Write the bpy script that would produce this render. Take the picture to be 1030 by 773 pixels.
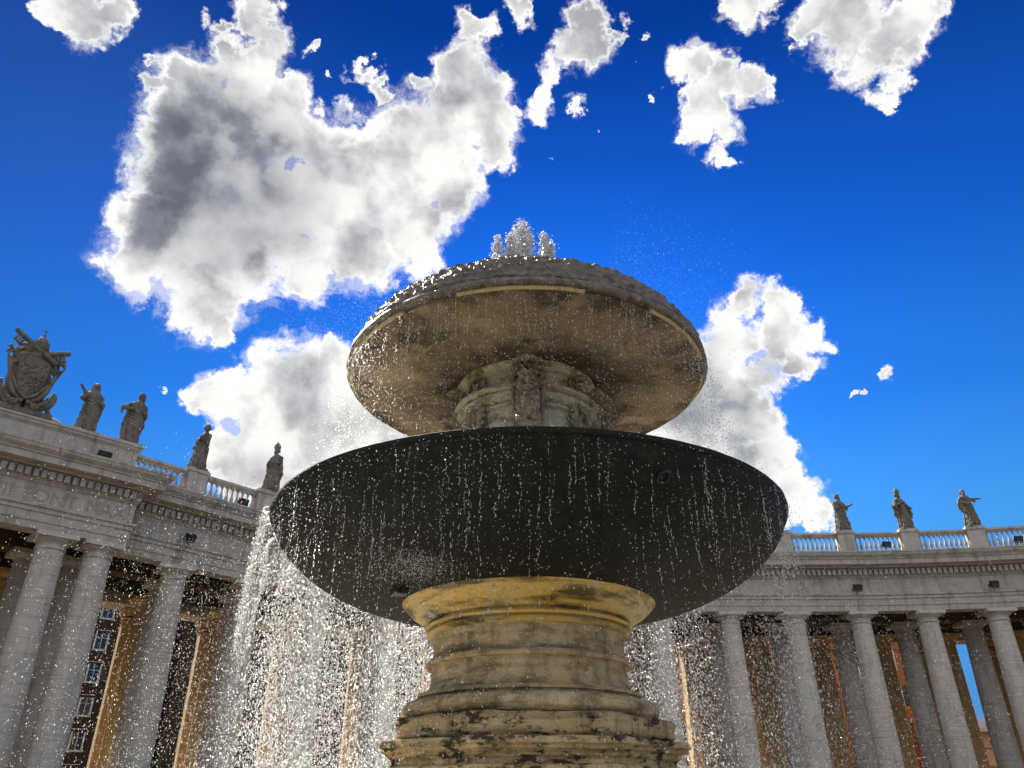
import bpy, bmesh, math, random
import numpy as np
from mathutils import Vector, Matrix, noise as mnoise

S = bpy.context.scene
for o in list(bpy.data.objects):
    bpy.data.objects.remove(o)
COL = S.collection
random.seed(7)
RNG = np.random.default_rng(11)
R = math.radians
PI = math.pi

# ------------------------------------------------------------------ camera
EYE = 1.6
PITCH = R(28.6)
FPX = 773.0
CX, CY = 515.0, 386.5
cam_d = bpy.data.cameras.new('camera')
cam_d.sensor_width = 36.0
cam_d.lens = FPX / 1030.0 * 36.0
cam_d.clip_start = 0.05
cam_d.clip_end = 5000
cam = bpy.data.objects.new('camera', cam_d)
COL.objects.link(cam)
cam.location = (0, 0, EYE)
cam.rotation_euler = (R(90) + PITCH, 0, 0)
S.camera = cam

SUN_AZ = R(-42)     # clockwise from +Y
SUN_EL = R(42)
EXPOSURE = 1.12
SKY_STRENGTH = 0.09
S.view_settings.view_transform = 'Standard'
S.view_settings.look = 'None'
S.view_settings.gamma = 1
S.view_settings.use_curve_mapping = False
S.view_settings.exposure = EXPOSURE
S.render.engine = 'CYCLES'
S.cycles.max_bounces = 8
S.cycles.diffuse_bounces = 5
S.cycles.caustics_reflective = False
S.cycles.caustics_refractive = False

sun_d = bpy.data.lights.new('sun', 'SUN')
sun_d.energy = 5.0
sun_d.angle = R(0.5)
sun_d.color = (1.0, 0.93, 0.80)
sun = bpy.data.objects.new('sun', sun_d)
COL.objects.link(sun)
sv = Vector((math.sin(SUN_AZ) * math.cos(SUN_EL), math.cos(SUN_AZ) * math.cos(SUN_EL), math.sin(SUN_EL)))
sun.rotation_euler = sv.to_track_quat('Z', 'Y').to_euler()
sun.location = (0, 0, 60)

# ------------------------------------------------------------------ sky
def sky_dir(px, py):
    a = (px - CX) / FPX
    b = (CY - py) / FPX
    v = Vector((a, math.cos(PITCH) - b * math.sin(PITCH), math.sin(PITCH) + b * math.cos(PITCH)))
    return v.normalized()

W = bpy.data.worlds.new('World')
S.world = W
W.use_nodes = True
nt = W.node_tree
nt.nodes.clear()

def N(tree, typ, **kw):
    n = tree.nodes.new(typ)
    for k, v in kw.items():
        setattr(n, k, v)
    return n

def lk(tree, a, b):
    tree.links.new(a, b)

def M(tree, op, a, b=None, c=None, clamp=False):
    n = tree.nodes.new('ShaderNodeMath')
    n.operation = op
    n.use_clamp = clamp
    for i, v in enumerate((a, b, c)):
        if v is None:
            continue
        if isinstance(v, (int, float)):
            n.inputs[i].default_value = v
        else:
            tree.links.new(v, n.inputs[i])
    return n.outputs[0]

def mixc(tree, fac, a, b, blend='MIX'):
    n = tree.nodes.new('ShaderNodeMix')
    n.data_type = 'RGBA'
    n.blend_type = blend
    for sock, v in ((n.inputs['Factor'], fac), (n.inputs['A'], a), (n.inputs['B'], b)):
        if sock.name == 'Factor':
            pass
    fs = [s for s in n.inputs if s.name == 'Factor' and s.type == 'VALUE'][0]
    As = [s for s in n.inputs if s.name == 'A' and s.type == 'RGBA'][0]
    Bs = [s for s in n.inputs if s.name == 'B' and s.type == 'RGBA'][0]
    for sock, v in ((fs, fac), (As, a), (Bs, b)):
        if isinstance(v, (int, float)):
            sock.default_value = v
        elif isinstance(v, (tuple, list)):
            sock.default_value = (v[0], v[1], v[2], 1)
        else:
            tree.links.new(v, sock)
    return [s for s in n.outputs if s.type == 'RGBA'][0]

def maprange(tree, v, a, b, c=0.0, d=1.0, smooth=False):
    n = tree.nodes.new('ShaderNodeMapRange')
    n.interpolation_type = 'SMOOTHSTEP' if smooth else 'LINEAR'
    tree.links.new(v, n.inputs[0])
    for i, x in enumerate((a, b, c, d)):
        n.inputs[i + 1].default_value = x
    return n.outputs[0]

sky = N(nt, 'ShaderNodeTexSky')
sky.sky_type = 'NISHITA'
sky.sun_disc = False
sky.sun_elevation = SUN_EL
sky.sun_rotation = SUN_AZ
sky.air_density = 1.0
sky.dust_density = 0.15
sky.ozone_density = 3.0
gm = N(nt, 'ShaderNodeGamma')
lk(nt, sky.outputs[0], gm.inputs[0])
gm.inputs[1].default_value = 1.35
hs = N(nt, 'ShaderNodeHueSaturation')
lk(nt, gm.outputs[0], hs.inputs['Color'])
hs.inputs['Saturation'].default_value = 1.3
hs.inputs['Value'].default_value = 1.0
SKYN = hs.outputs[0]

tc = N(nt, 'ShaderNodeTexCoord')
DIR = tc.outputs['Generated']
# deep polarised blue of the photograph: the Nishita sky graded by its own height ramp
sep0 = N(nt, 'ShaderNodeSeparateXYZ')
lk(nt, DIR, sep0.inputs[0])
rz_ = N(nt, 'ShaderNodeValToRGB')
lk(nt, sep0.outputs['Z'], rz_.inputs[0])
KS = 1.0 / (2.07 * SKY_STRENGTH)
els = rz_.color_ramp.elements
stops = [(0.0, (.08,.24,.56)), (.27, (.085,.36,.90)), (.42, (.028,.205,.78)), (.58, (.010,.112,.60)), (.80, (.002,.034,.27))]
els[0].position = 0; els[0].color = (*stops[0][1], 1)
els[1].position = .80; els[1].color = (*stops[4][1], 1)
for p_, c_ in stops[1:4]:
    e = els.new(p_); e.color = (*c_, 1)
rs_ = N(nt, 'ShaderNodeVectorMath'); rs_.operation = 'SCALE'; rs_.inputs['Scale'].default_value = KS
lk(nt, rz_.outputs[0], rs_.inputs[0])
sn_ = N(nt, 'ShaderNodeVectorMath'); sn_.operation = 'SCALE'; sn_.inputs['Scale'].default_value = 0.035
lk(nt, SKYN, sn_.inputs[0])
sa_ = N(nt, 'ShaderNodeVectorMath'); sa_.operation = 'ADD'
lk(nt, rs_.outputs[0], sa_.inputs[0]); lk(nt, sn_.outputs[0], sa_.inputs[1])
gd_ = N(nt, 'ShaderNodeVectorMath'); gd_.operation = 'DISTANCE'
lk(nt, DIR, gd_.inputs[0]); gd_.inputs[1].default_value = tuple(sky_dir(560, 380))
gf_ = maprange(nt, gd_.outputs['Value'], 0.05, 0.85, 0.0, 1.0)
gr_ = N(nt, 'ShaderNodeValToRGB'); lk(nt, gf_, gr_.inputs[0])
ge = gr_.color_ramp.elements
ge[0].position = 0; ge[0].color = (1.0,1.0,1.0,1)
ge[1].position = 1; ge[1].color = (.22,.37,.38,1)
e = ge.new(.35); e.color = (.62,.72,.74,1)
e = ge.new(.65); e.color = (.45,.56,.56,1)
gm_ = N(nt, 'ShaderNodeVectorMath'); gm_.operation = 'MULTIPLY'
lk(nt, sa_.outputs[0], gm_.inputs[0]); lk(nt, gr_.outputs[0], gm_.inputs[1])
g2_ = N(nt, 'ShaderNodeVectorMath'); g2_.operation = 'SCALE'; g2_.inputs['Scale'].default_value = 1.5
lk(nt, gm_.outputs[0], g2_.inputs[0])
SKYC = g2_.outputs[0]

def noise_node(tree, vec, scale, detail, rough, dist=0.0, dim='3D'):
    n = tree.nodes.new('ShaderNodeTexNoise')
    n.noise_dimensions = dim
    tree.links.new(vec, n.inputs['Vector'])
    n.inputs['Scale'].default_value = scale
    n.inputs['Detail'].default_value = detail
    n.inputs['Roughness'].default_value = rough
    n.inputs['Distortion'].default_value = dist
    return n

def vmath(tree, op, a, b=None, scale=None):
    n = tree.nodes.new('ShaderNodeVectorMath')
    n.operation = op
    for i, v in enumerate((a, b)):
        if v is None:
            continue
        if isinstance(v, (tuple, list, Vector)):
            n.inputs[i].default_value = tuple(v)
        else:
            tree.links.new(v, n.inputs[i])
    if scale is not None:
        n.inputs['Scale'].default_value = scale
    return n

w1 = noise_node(nt, DIR, 9.0, 3, 0.55)
ws = vmath(nt, 'SUBTRACT', w1.outputs['Color'], (0.5, 0.5, 0.5))
wsc = vmath(nt, 'SCALE', ws.outputs[0], scale=0.075)
w2 = noise_node(nt, DIR, 38.0, 4, 0.6)
ws2 = vmath(nt, 'SUBTRACT', w2.outputs['Color'], (0.5, 0.5, 0.5))
wsc2 = vmath(nt, 'SCALE', ws2.outputs[0], scale=0.042)
w3 = noise_node(nt, DIR, 120.0, 4, 0.65)
ws3 = vmath(nt, 'SUBTRACT', w3.outputs['Color'], (0.5, 0.5, 0.5))
wsc3 = vmath(nt, 'SCALE', ws3.outputs[0], scale=0.014)
wd = vmath(nt, 'ADD', DIR, wsc.outputs[0])
wd2 = vmath(nt, 'ADD', wd.outputs[0], wsc2.outputs[0])
wd3 = vmath(nt, 'ADD', wd2.outputs[0], wsc3.outputs[0])
WDIR = wd3.outputs[0]

BLOBS = [
 (215,120,60),(200,170,65),(165,235,52),(140,272,30),(210,240,70),(215,300,38),(225,330,16),(265,200,65),(268,130,52),
 (300,220,60),(310,275,30),(350,240,48),(345,200,58),(330,170,46),(380,190,52),(410,215,40),(425,255,22),(420,160,52),
 (450,130,42),(470,98,38),(490,120,30),(462,65,24),(495,150,20),(455,185,32),(240,70,34),(290,95,26),(310,150,36),
 (265,48,20),(188,72,14),(152,82,9),(168,85,11),(228,45,12),(258,15,22),(275,32,13),(225,25,9),(205,18,6),
 (325,108,10),(370,75,11),(388,92,10),(350,112,16),(466,25,11),(480,24,8),
 (78,10,28),(45,4,18),(108,10,18),(60,22,9),(100,42,7),(122,48,4),(520,14,11),(530,6,6),(465,50,10),
 (592,30,15),(578,52,18),(597,52,15),(562,75,12),(550,98,10),(540,114,8),(604,40,12),(622,40,5),(590,108,7),(548,158,3),
 (650,38,3),(655,95,3),(640,65,2),
 (688,62,14),(706,66,11),(735,75,22),(762,80,14),(716,95,15),(722,114,19),(702,125,14),(733,130,13),(725,150,10),(732,166,7),(692,128,8),(775,76,7),
 (750,6,15),(735,2,12),(770,8,9),
 (825,15,24),(858,22,36),(892,38,32),(875,64,25),(886,90,15),(887,110,6),(922,18,26),(946,8,12),(912,45,14),(850,55,11),(812,32,8),
 (735,318,20),(755,303,15),(783,312,20),(800,298,5),(740,345,28),(790,340,26),(818,342,12),(778,372,26),(808,368,16),(720,372,33),
 (745,400,30),(768,420,27),(730,430,38),(792,442,16),(780,460,28),(800,490,22),(815,512,14),(822,532,12),(758,470,34),(700,420,35),
 (775,510,30),(690,380,28),(680,445,30),(888,378,6),(864,402,2),
 (300,400,48),(250,408,34),(215,402,20),(196,402,8),(335,385,33),(360,420,45),(270,440,42),(330,450,50),(380,400,38),(400,440,30),
 (232,442,22),(255,465,40),(300,470,40),(328,358,10),(172,395,2),(410,455,40),(240,490,22),(285,500,30),
]
BLOBS += [(340,75,4),(356,98,8),(374,62,4),(500,72,5),(313,45,5),(150,58,5),(132,60,5),(122,170,3),(114,200,4),(612,6,5),(600,116,5),(668,88,3),(520,112,5),(430,80,7),(440,95,10),(130,205,6),(180,95,10)]
BLOBS = [(b[0], b[1], b[2] if b[2] > 15 else b[2]*1.1+1.5) for b in BLOBS]
# holes of blue inside clouds and their thick grey cores
HOLES = [(300,163,9),(348,118,14),(275,60,9),(242,435,10),(438,200,5),(345,292,14),(640,455,10),(770,358,7),(418,235,4)]
CORES = [(200,150,66,1.0),(218,200,80,1.0),(180,215,55,.95),(270,200,62,.95),(255,150,50,.9),(290,240,34,.6),(228,120,50,.85),(228,262,50,.65),(292,175,26,.45),(342,178,26,.4),(360,185,20,.3),
         (400,215,28,.25),(460,100,18,.35),(865,25,22,.2),(745,405,34,.75),(722,370,26,.6),(752,440,36,.6),(700,430,35,.6),(790,490,16,.4),(265,470,22,.6),
         (300,430,26,.35),(350,430,40,.45),(240,462,12,.4),(728,345,16,.45)]

def blobfield(items, vec, inner=0.25):
    acc = None
    for it in items:
        c = sky_dir(it[0], it[1])
        e = sky_dir(it[0] + it[2], it[1])
        e2 = sky_dir(it[0], it[1] + it[2])
        rad = ((c - e).length + (c - e2).length) / 2
        wgt = it[3] if len(it) > 3 else 1.0
        d = vmath(nt, 'DISTANCE', vec, c).outputs['Value']
        v = maprange(nt, d, rad * 1.55, rad * inner, 0.0, wgt)
        acc = v if acc is None else M(nt, 'MAXIMUM' if wgt == 1.0 and len(it) == 3 else 'SMOOTH_MAX', acc, v, 0.2)
    return acc

field = blobfield(BLOBS, WDIR)
holes = blobfield(HOLES, WDIR)
cores = blobfield(CORES, wd.outputs[0], -0.2)
fine = noise_node(nt, DIR, 24.0, 12, 0.66, 0.35).outputs['Fac']
mid = noise_node(nt, DIR, 11.0, 5, 0.55, 0.3).outputs['Fac']
f1 = M(nt, 'MULTIPLY', M(nt, 'SUBTRACT', fine, 0.5), 2.3)
f2 = M(nt, 'MULTIPLY', M(nt, 'SUBTRACT', mid, 0.5), 0.35)
fieldb = M(nt, 'MINIMUM', M(nt, 'MULTIPLY', field, 1.7), M(nt, 'ADD', M(nt, 'MULTIPLY', field, 0.8), 0.5))
dens = M(nt, 'ADD', M(nt, 'ADD', fieldb, f1), f2)
dens = M(nt, 'SUBTRACT', dens, M(nt, 'MULTIPLY', holes, 0.9))
alpha_front = maprange(nt, dens, 0.34, 0.90, 0, 1, True)
wisp = noise_node(nt, WDIR, 34.0, 10, 0.7, 0.2).outputs['Fac']
alpha_w = M(nt, 'MULTIPLY', maprange(nt, M(nt, 'ADD', fieldb, M(nt, 'MULTIPLY', M(nt, 'SUBTRACT', wisp, 0.5), 2.6)), 0.12, 0.95, 0, 1, True), 0.5)
alpha_front = M(nt, 'MAXIMUM', alpha_front, alpha_w)
# only where some blob is near
near = maprange(nt, field, 0.0, 0.3, 0, 1)
alpha_front = M(nt, 'MULTIPLY', alpha_front, near)
# unseen cumulus added behind the viewer as fill light for the facing stone
sep = N(nt, 'ShaderNodeSeparateXYZ')
lk(nt, DIR, sep.inputs[0])
bn = noise_node(nt, DIR, 3.2, 8, 0.6, 0.4).outputs['Fac']
balpha = maprange(nt, bn, 0.36, 0.48, 0, 1, True)
bmask = maprange(nt, sep.outputs['Y'], 0.10, -0.05, 0, 1)
balpha = M(nt, 'MULTIPLY', balpha, bmask)
balpha = M(nt, 'MULTIPLY', balpha, maprange(nt, sep.outputs['Z'], 0.16, 0.42, 0, 1))
alpha = M(nt, 'MAXIMUM', alpha_front, balpha)
thick = maprange(nt, dens, 0.35, 1.15, 0, 1)
shn = noise_node(nt, DIR, 13.0, 6, 0.52, 0.1).outputs['Fac']
shade = M(nt, 'ADD', M(nt, 'MULTIPLY', cores, maprange(nt, shn, 0.30, 0.55, 0.62, 1.1)), M(nt, 'MULTIPLY', maprange(nt, shn, 0.44, 0.66, 0, 0.42), thick), clamp=True)
edge = maprange(nt, M(nt, 'ADD', field, M(nt, 'MULTIPLY', f1, 0.25)), 0.30, 0.72, 0, 1, True)
shade = M(nt, 'MULTIPLY', shade, edge)
cr = N(nt, 'ShaderNodeValToRGB')
lk(nt, shade, cr.inputs[0])
els = cr.color_ramp.elements
els[0].position = 0.0; els[0].color = (1.0, 0.99, 0.96, 1)
els[1].position = 1.0; els[1].color = (0.125, 0.135, 0.17, 1)
e = els.new(0.35); e.color = (0.56, 0.565, 0.57, 1)
e = els.new(0.7); e.color = (0.24, 0.25, 0.29, 1)
CLOUD_GAIN = 0.54 / SKY_STRENGTH
cl = vmath(nt, 'SCALE', cr.outputs[0], scale=CLOUD_GAIN)
finalc = mixc(nt, alpha, SKYC, cl.outputs[0])
bg = N(nt, 'ShaderNodeBackground')
lk(nt, finalc, bg.inputs[0])
bg.inputs[1].default_value = SKY_STRENGTH
wo = N(nt, 'ShaderNodeOutputWorld')
lk(nt, bg.outputs[0], wo.inputs[0])
W.cycles.sampling_method = 'MANUAL'
W.cycles.sample_map_resolution = 512

# ------------------------------------------------------------------ materials
def new_mat(name):
    m = bpy.data.materials.new(name)
    m.use_nodes = True
    t = m.node_tree
    b = t.nodes['Principled BSDF']
    return m, t, b

def stone(name, base, dark, light=None, scale=1.0, rough=0.85, bump=0.4, streak=0.6, strata=0.0, spec=0.3, stain=None, stain_amt=0.0, bump_dist=0.02):
    m, t, b = new_mat(name)
    g = t.nodes.new('ShaderNodeNewGeometry')
    pos = g.outputs['Position']
    mp = t.nodes.new('ShaderNodeMapping')
    lk(t, pos, mp.inputs[0])
    mp.inputs['Scale'].default_value = (1, 1, 0.16)
    n1 = noise_node(t, pos, 1.3 * scale, 8, 0.62)
    n2 = noise_node(t, mp.outputs[0], 2.2 * scale, 6, 0.65)
    n3 = noise_node(t, pos, 14 * scale, 6, 0.7)
    c = mixc(t, maprange(t, n1.outputs['Fac'], 0.35, 0.68), base, light or tuple(min(1, x * 1.2) for x in base))
    c = mixc(t, M(t, 'MULTIPLY', maprange(t, n2.outputs['Fac'], 0.5, 0.72), streak), c, dark)
    c = mixc(t, M(t, 'MULTIPLY', maprange(t, n3.outputs['Fac'], 0.5, 0.75), 0.35), c, dark)
    if strata > 0:
        mp2 = t.nodes.new('ShaderNodeMapping')
        lk(t, pos, mp2.inputs[0])
        mp2.inputs['Scale'].default_value = (0.5, 0.5, 5.0)
        n4 = noise_node(t, mp2.outputs[0], 1.6, 6, 0.6)
        c = mixc(t, M(t, 'MULTIPLY', maprange(t, n4.outputs['Fac'], 0.5, 0.75), strata), c, dark)
    if stain:
        mp5 = t.nodes.new('ShaderNodeMapping'); lk(t, pos, mp5.inputs[0]); mp5.inputs['Scale'].default_value = (.7,.7,1.7)
        n5 = noise_node(t, mp5.outputs[0], 1.5 * scale, 12, 0.74, 0.0)
        c = mixc(t, M(t, 'MULTIPLY', maprange(t, n5.outputs['Fac'], 0.515, 0.575), stain_amt), c, stain)
    lk(t, c, b.inputs['Base Color'])
    b.inputs['Roughness'].default_value = rough
    b.inputs['Specular IOR Level'].default_value = spec
    bp = t.nodes.new('ShaderNodeBump')
    bp.inputs['Strength'].default_value = bump
    bp.inputs['Distance'].default_value = bump_dist
    hsum = M(t, 'ADD', M(t, 'MULTIPLY', n1.outputs['Fac'], 0.8), M(t, 'MULTIPLY', n3.outputs['Fac'], 0.5))
    lk(t, hsum, bp.inputs['Height'])
    lk(t, bp.outputs[0], b.inputs['Normal'])
    return m

def plain(name, col, rough=0.5, metal=0.0, spec=0.5):
    m, t, b = new_mat(name)
    n = noise_node(t, t.nodes.new('ShaderNodeNewGeometry').outputs['Position'], 6, 5, 0.6)
    c = mixc(t, maprange(t, n.outputs['Fac'], 0.3, 0.7), col, tuple(x * 0.7 for x in col))
    lk(t, c, b.inputs['Base Color'])
    b.inputs['Roughness'].default_value = rough
    b.inputs['Metallic'].default_value = metal
    b.inputs['Specular IOR Level'].default_value = spec
    return m

MT = {}
MT['trav'] = stone('travertine', (.40,.37,.34), (.13,.12,.105), (.50,.47,.43), streak=.75, strata=.3, bump=.6, bump_dist=.05)
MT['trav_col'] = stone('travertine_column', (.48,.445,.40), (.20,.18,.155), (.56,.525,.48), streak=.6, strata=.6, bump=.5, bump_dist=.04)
MT['trav_warm_lit'] = stone('warm_lit_travertine', (.50,.33,.14), (.16,.10,.05), (.58,.41,.19), streak=.5, strata=.3, bump=.5, bump_dist=.04)  # sunlit gold of the rear rows put into the stone colour
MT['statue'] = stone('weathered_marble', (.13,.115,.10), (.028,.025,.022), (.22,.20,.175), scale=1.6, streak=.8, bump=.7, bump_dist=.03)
MT['statue_gold_lit'] = stone('gold_lit_marble', (.22,.155,.09), (.04,.03,.02), (.32,.24,.14), scale=2, streak=.7, bump=.8, bump_dist=.04)  # warm sunlight on the crest ribbons tinted into the marble
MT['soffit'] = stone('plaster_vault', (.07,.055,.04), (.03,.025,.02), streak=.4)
MT['granite'] = stone('wet_black_granite', (.0075,.008,.0075), (.002,.002,.002), (.016,.018,.0165), scale=4, rough=.6, bump=1, streak=.7, spec=.16, stain=(.035,.037,.03), stain_amt=.2, bump_dist=.03)
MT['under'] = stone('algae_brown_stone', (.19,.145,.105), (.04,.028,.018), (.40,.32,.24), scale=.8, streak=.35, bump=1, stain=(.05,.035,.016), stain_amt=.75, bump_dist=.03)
def dark_rings(m):  # darker round the drum and towards the outer edge, broken by noise
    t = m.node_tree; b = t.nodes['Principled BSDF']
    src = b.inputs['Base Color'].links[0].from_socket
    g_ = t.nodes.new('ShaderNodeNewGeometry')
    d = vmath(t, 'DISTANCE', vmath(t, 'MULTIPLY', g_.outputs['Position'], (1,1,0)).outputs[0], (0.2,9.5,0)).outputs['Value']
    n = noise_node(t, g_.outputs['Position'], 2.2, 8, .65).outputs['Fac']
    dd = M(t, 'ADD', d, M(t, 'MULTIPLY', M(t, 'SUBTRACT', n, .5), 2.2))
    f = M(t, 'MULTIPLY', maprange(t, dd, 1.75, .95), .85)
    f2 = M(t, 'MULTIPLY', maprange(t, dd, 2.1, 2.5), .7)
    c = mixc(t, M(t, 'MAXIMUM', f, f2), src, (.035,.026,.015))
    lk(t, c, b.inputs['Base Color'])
dark_rings(MT['under'])
MT['dome'] = stone('wet_scaled_stone', (.07,.06,.045), (.012,.011,.009), (.26,.23,.19), scale=7, rough=.45, bump=1, streak=.6, spec=.5, bump_dist=.03)
MT['fillet'] = stone('pale_rim_stone', (.48,.38,.20), (.12,.09,.05), scale=4, bump=.6)
MT['drum'] = stone('grey_green_stone', (.50,.46,.33), (.12,.12,.07), (.60,.59,.48), scale=3, bump=.6, streak=.5, stain=(.07,.075,.035), stain_amt=.6)
MT['carved'] = stone('carved_dark_stone', (.17,.14,.095), (.02,.017,.012), (.48,.42,.31), scale=9, bump=.8, streak=.6)
MT['neck'] = stone('pedestal_travertine', (.56,.41,.22), (.07,.046,.02), (.78,.62,.38), scale=2.6, bump=1, streak=.7, strata=.95, stain=(.05,.032,.014), stain_amt=.4, bump_dist=.06)
MT['eroded'] = stone('eroded_pedestal_stone', (.60,.43,.20), (.07,.048,.022), (.80,.63,.37), scale=3, bump=1, streak=.75, strata=.8, stain=(.016,.012,.008), stain_amt=.92, bump_dist=.08)
MT['window_frame'] = plain('white_window_frame', (.55,.53,.48), .6)
MT['glass'] = plain('window_glass', (.03,.04,.06), .08)
MT['shutter'] = plain('dark_shutter', (.05,.035,.03), .6)
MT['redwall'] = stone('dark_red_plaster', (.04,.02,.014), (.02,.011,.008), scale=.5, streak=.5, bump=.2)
MT['orangewall'] = stone('orange_plaster', (.34,.11,.035), (.16,.055,.02), scale=.5, streak=.5, bump=.2)
MT['pinkwall'] = stone('pink_plaster', (.55,.33,.22), (.3,.18,.12), scale=.5, streak=.3, bump=.2)
MT['roof'] = stone('terracotta_tiles', (.30,.14,.08), (.12,.06,.04), scale=1, streak=.4)
MT['blackmetal'] = plain('black_metal', (.012,.012,.013), .4, 0.3)
MT['iron'] = plain('dark_iron', (.06,.05,.045), .5, 0.6)
MT['ground'] = stone('cobble_paving', (.15,.125,.09), (.09,.075,.055), scale=.8, streak=.2, bump=.5)
MT['paving'] = stone('worn_dark_paving', (.26,.21,.15), (.14,.11,.08), streak=.3, bump=.3)
MT['letter'] = stone('letter_stone', (.31,.285,.255), (.17,.155,.135), scale=2, streak=.3, bump=.3)  # letters a little darker than the frieze

def collar_material():
    m, t, b = new_mat('ochre_algae_collar')
    pos = t.nodes.new('ShaderNodeNewGeometry').outputs['Position']
    s = t.nodes.new('ShaderNodeSeparateXYZ'); lk(t, pos, s.inputs[0])
    n1 = noise_node(t, pos, 2.4, 8, .65)
    n2 = noise_node(t, pos, 16, 6, .7)
    mp = t.nodes.new('ShaderNodeMapping'); lk(t, pos, mp.inputs[0]); mp.inputs['Scale'].default_value = (.7,.7,6)
    n3 = noise_node(t, mp.outputs[0], 1.5, 5, .6)
    mp4 = t.nodes.new('ShaderNodeMapping'); lk(t, pos, mp4.inputs[0]); mp4.inputs['Scale'].default_value = (1.6,1.6,.25)
    n4 = noise_node(t, mp4.outputs[0], 1.8, 5, .6)
    c = mixc(t, maprange(t, n1.outputs['Fac'], .35, .65), (.74,.46,.09), (.64,.48,.20))
    c = mixc(t, M(t,'MULTIPLY', maprange(t, n3.outputs['Fac'], .47,.60), .9), c, (.055,.04,.015))
    c = mixc(t, M(t,'MULTIPLY', maprange(t, n4.outputs['Fac'], .55,.66), .8), c, (.55,.48,.34))
    c = mixc(t, M(t,'MULTIPLY', maprange(t, n2.outputs['Fac'], .52,.7), .45), c, (.05,.035,.015))
    lk(t, c, b.inputs['Base Color'])
    b.inputs['Roughness'].default_value = .5
    bp = t.nodes.new('ShaderNodeBump'); bp.inputs['Strength'].default_value = .7; bp.inputs['Distance'].default_value = .02
    lk(t, M(t,'ADD', n1.outputs['Fac'], M(t,'MULTIPLY', n2.outputs['Fac'], .6)), bp.inputs['Height'])
    lk(t, bp.outputs[0], b.inputs['Normal'])
    return m
MT['collar'] = collar_material()

def water_drop_material():
    m, t, b = new_mat('falling_water')
    t.nodes.remove(b)
    tr = t.nodes.new('ShaderNodeBsdfTranslucent'); tr.inputs[0].default_value = (1,1,1,1)
    df = t.nodes.new('ShaderNodeBsdfDiffuse'); df.inputs[0].default_value = (.9,.92,.95,1)
    gl = t.nodes.new('ShaderNodeBsdfGlossy'); gl.inputs[0].default_value = (1,1,1,1); gl.inputs['Roughness'].default_value = .15
    m1 = t.nodes.new('ShaderNodeMixShader'); m1.inputs[0].default_value = .3
    lk(t, tr.outputs[0], m1.inputs[1]); lk(t, df.outputs[0], m1.inputs[2])
    m2 = t.nodes.new('ShaderNodeMixShader'); m2.inputs[0].default_value = .25
    lk(t, m1.outputs[0], m2.inputs[1]); lk(t, gl.outputs[0], m2.inputs[2])
    lk(t, m2.outputs[0], t.nodes['Material Output'].inputs['Surface'])
    return m
MT['drop'] = water_drop_material()

def pool_material():
    m, t, b = new_mat('pool_water')
    b.inputs['Base Color'].default_value = (.37,.35,.26,1)
    b.inputs['Roughness'].default_value = .2
    n = noise_node(t, t.nodes.new('ShaderNodeNewGeometry').outputs['Position'], 5, 5, .6)
    bp = t.nodes.new('ShaderNodeBump'); bp.inputs['Strength'].default_value = .6; bp.inputs['Distance'].default_value = .05
    lk(t, n.outputs['Fac'], bp.inputs['Height']); lk(t, bp.outputs[0], b.inputs['Normal'])
    return m
MT['pool'] = pool_material()

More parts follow.
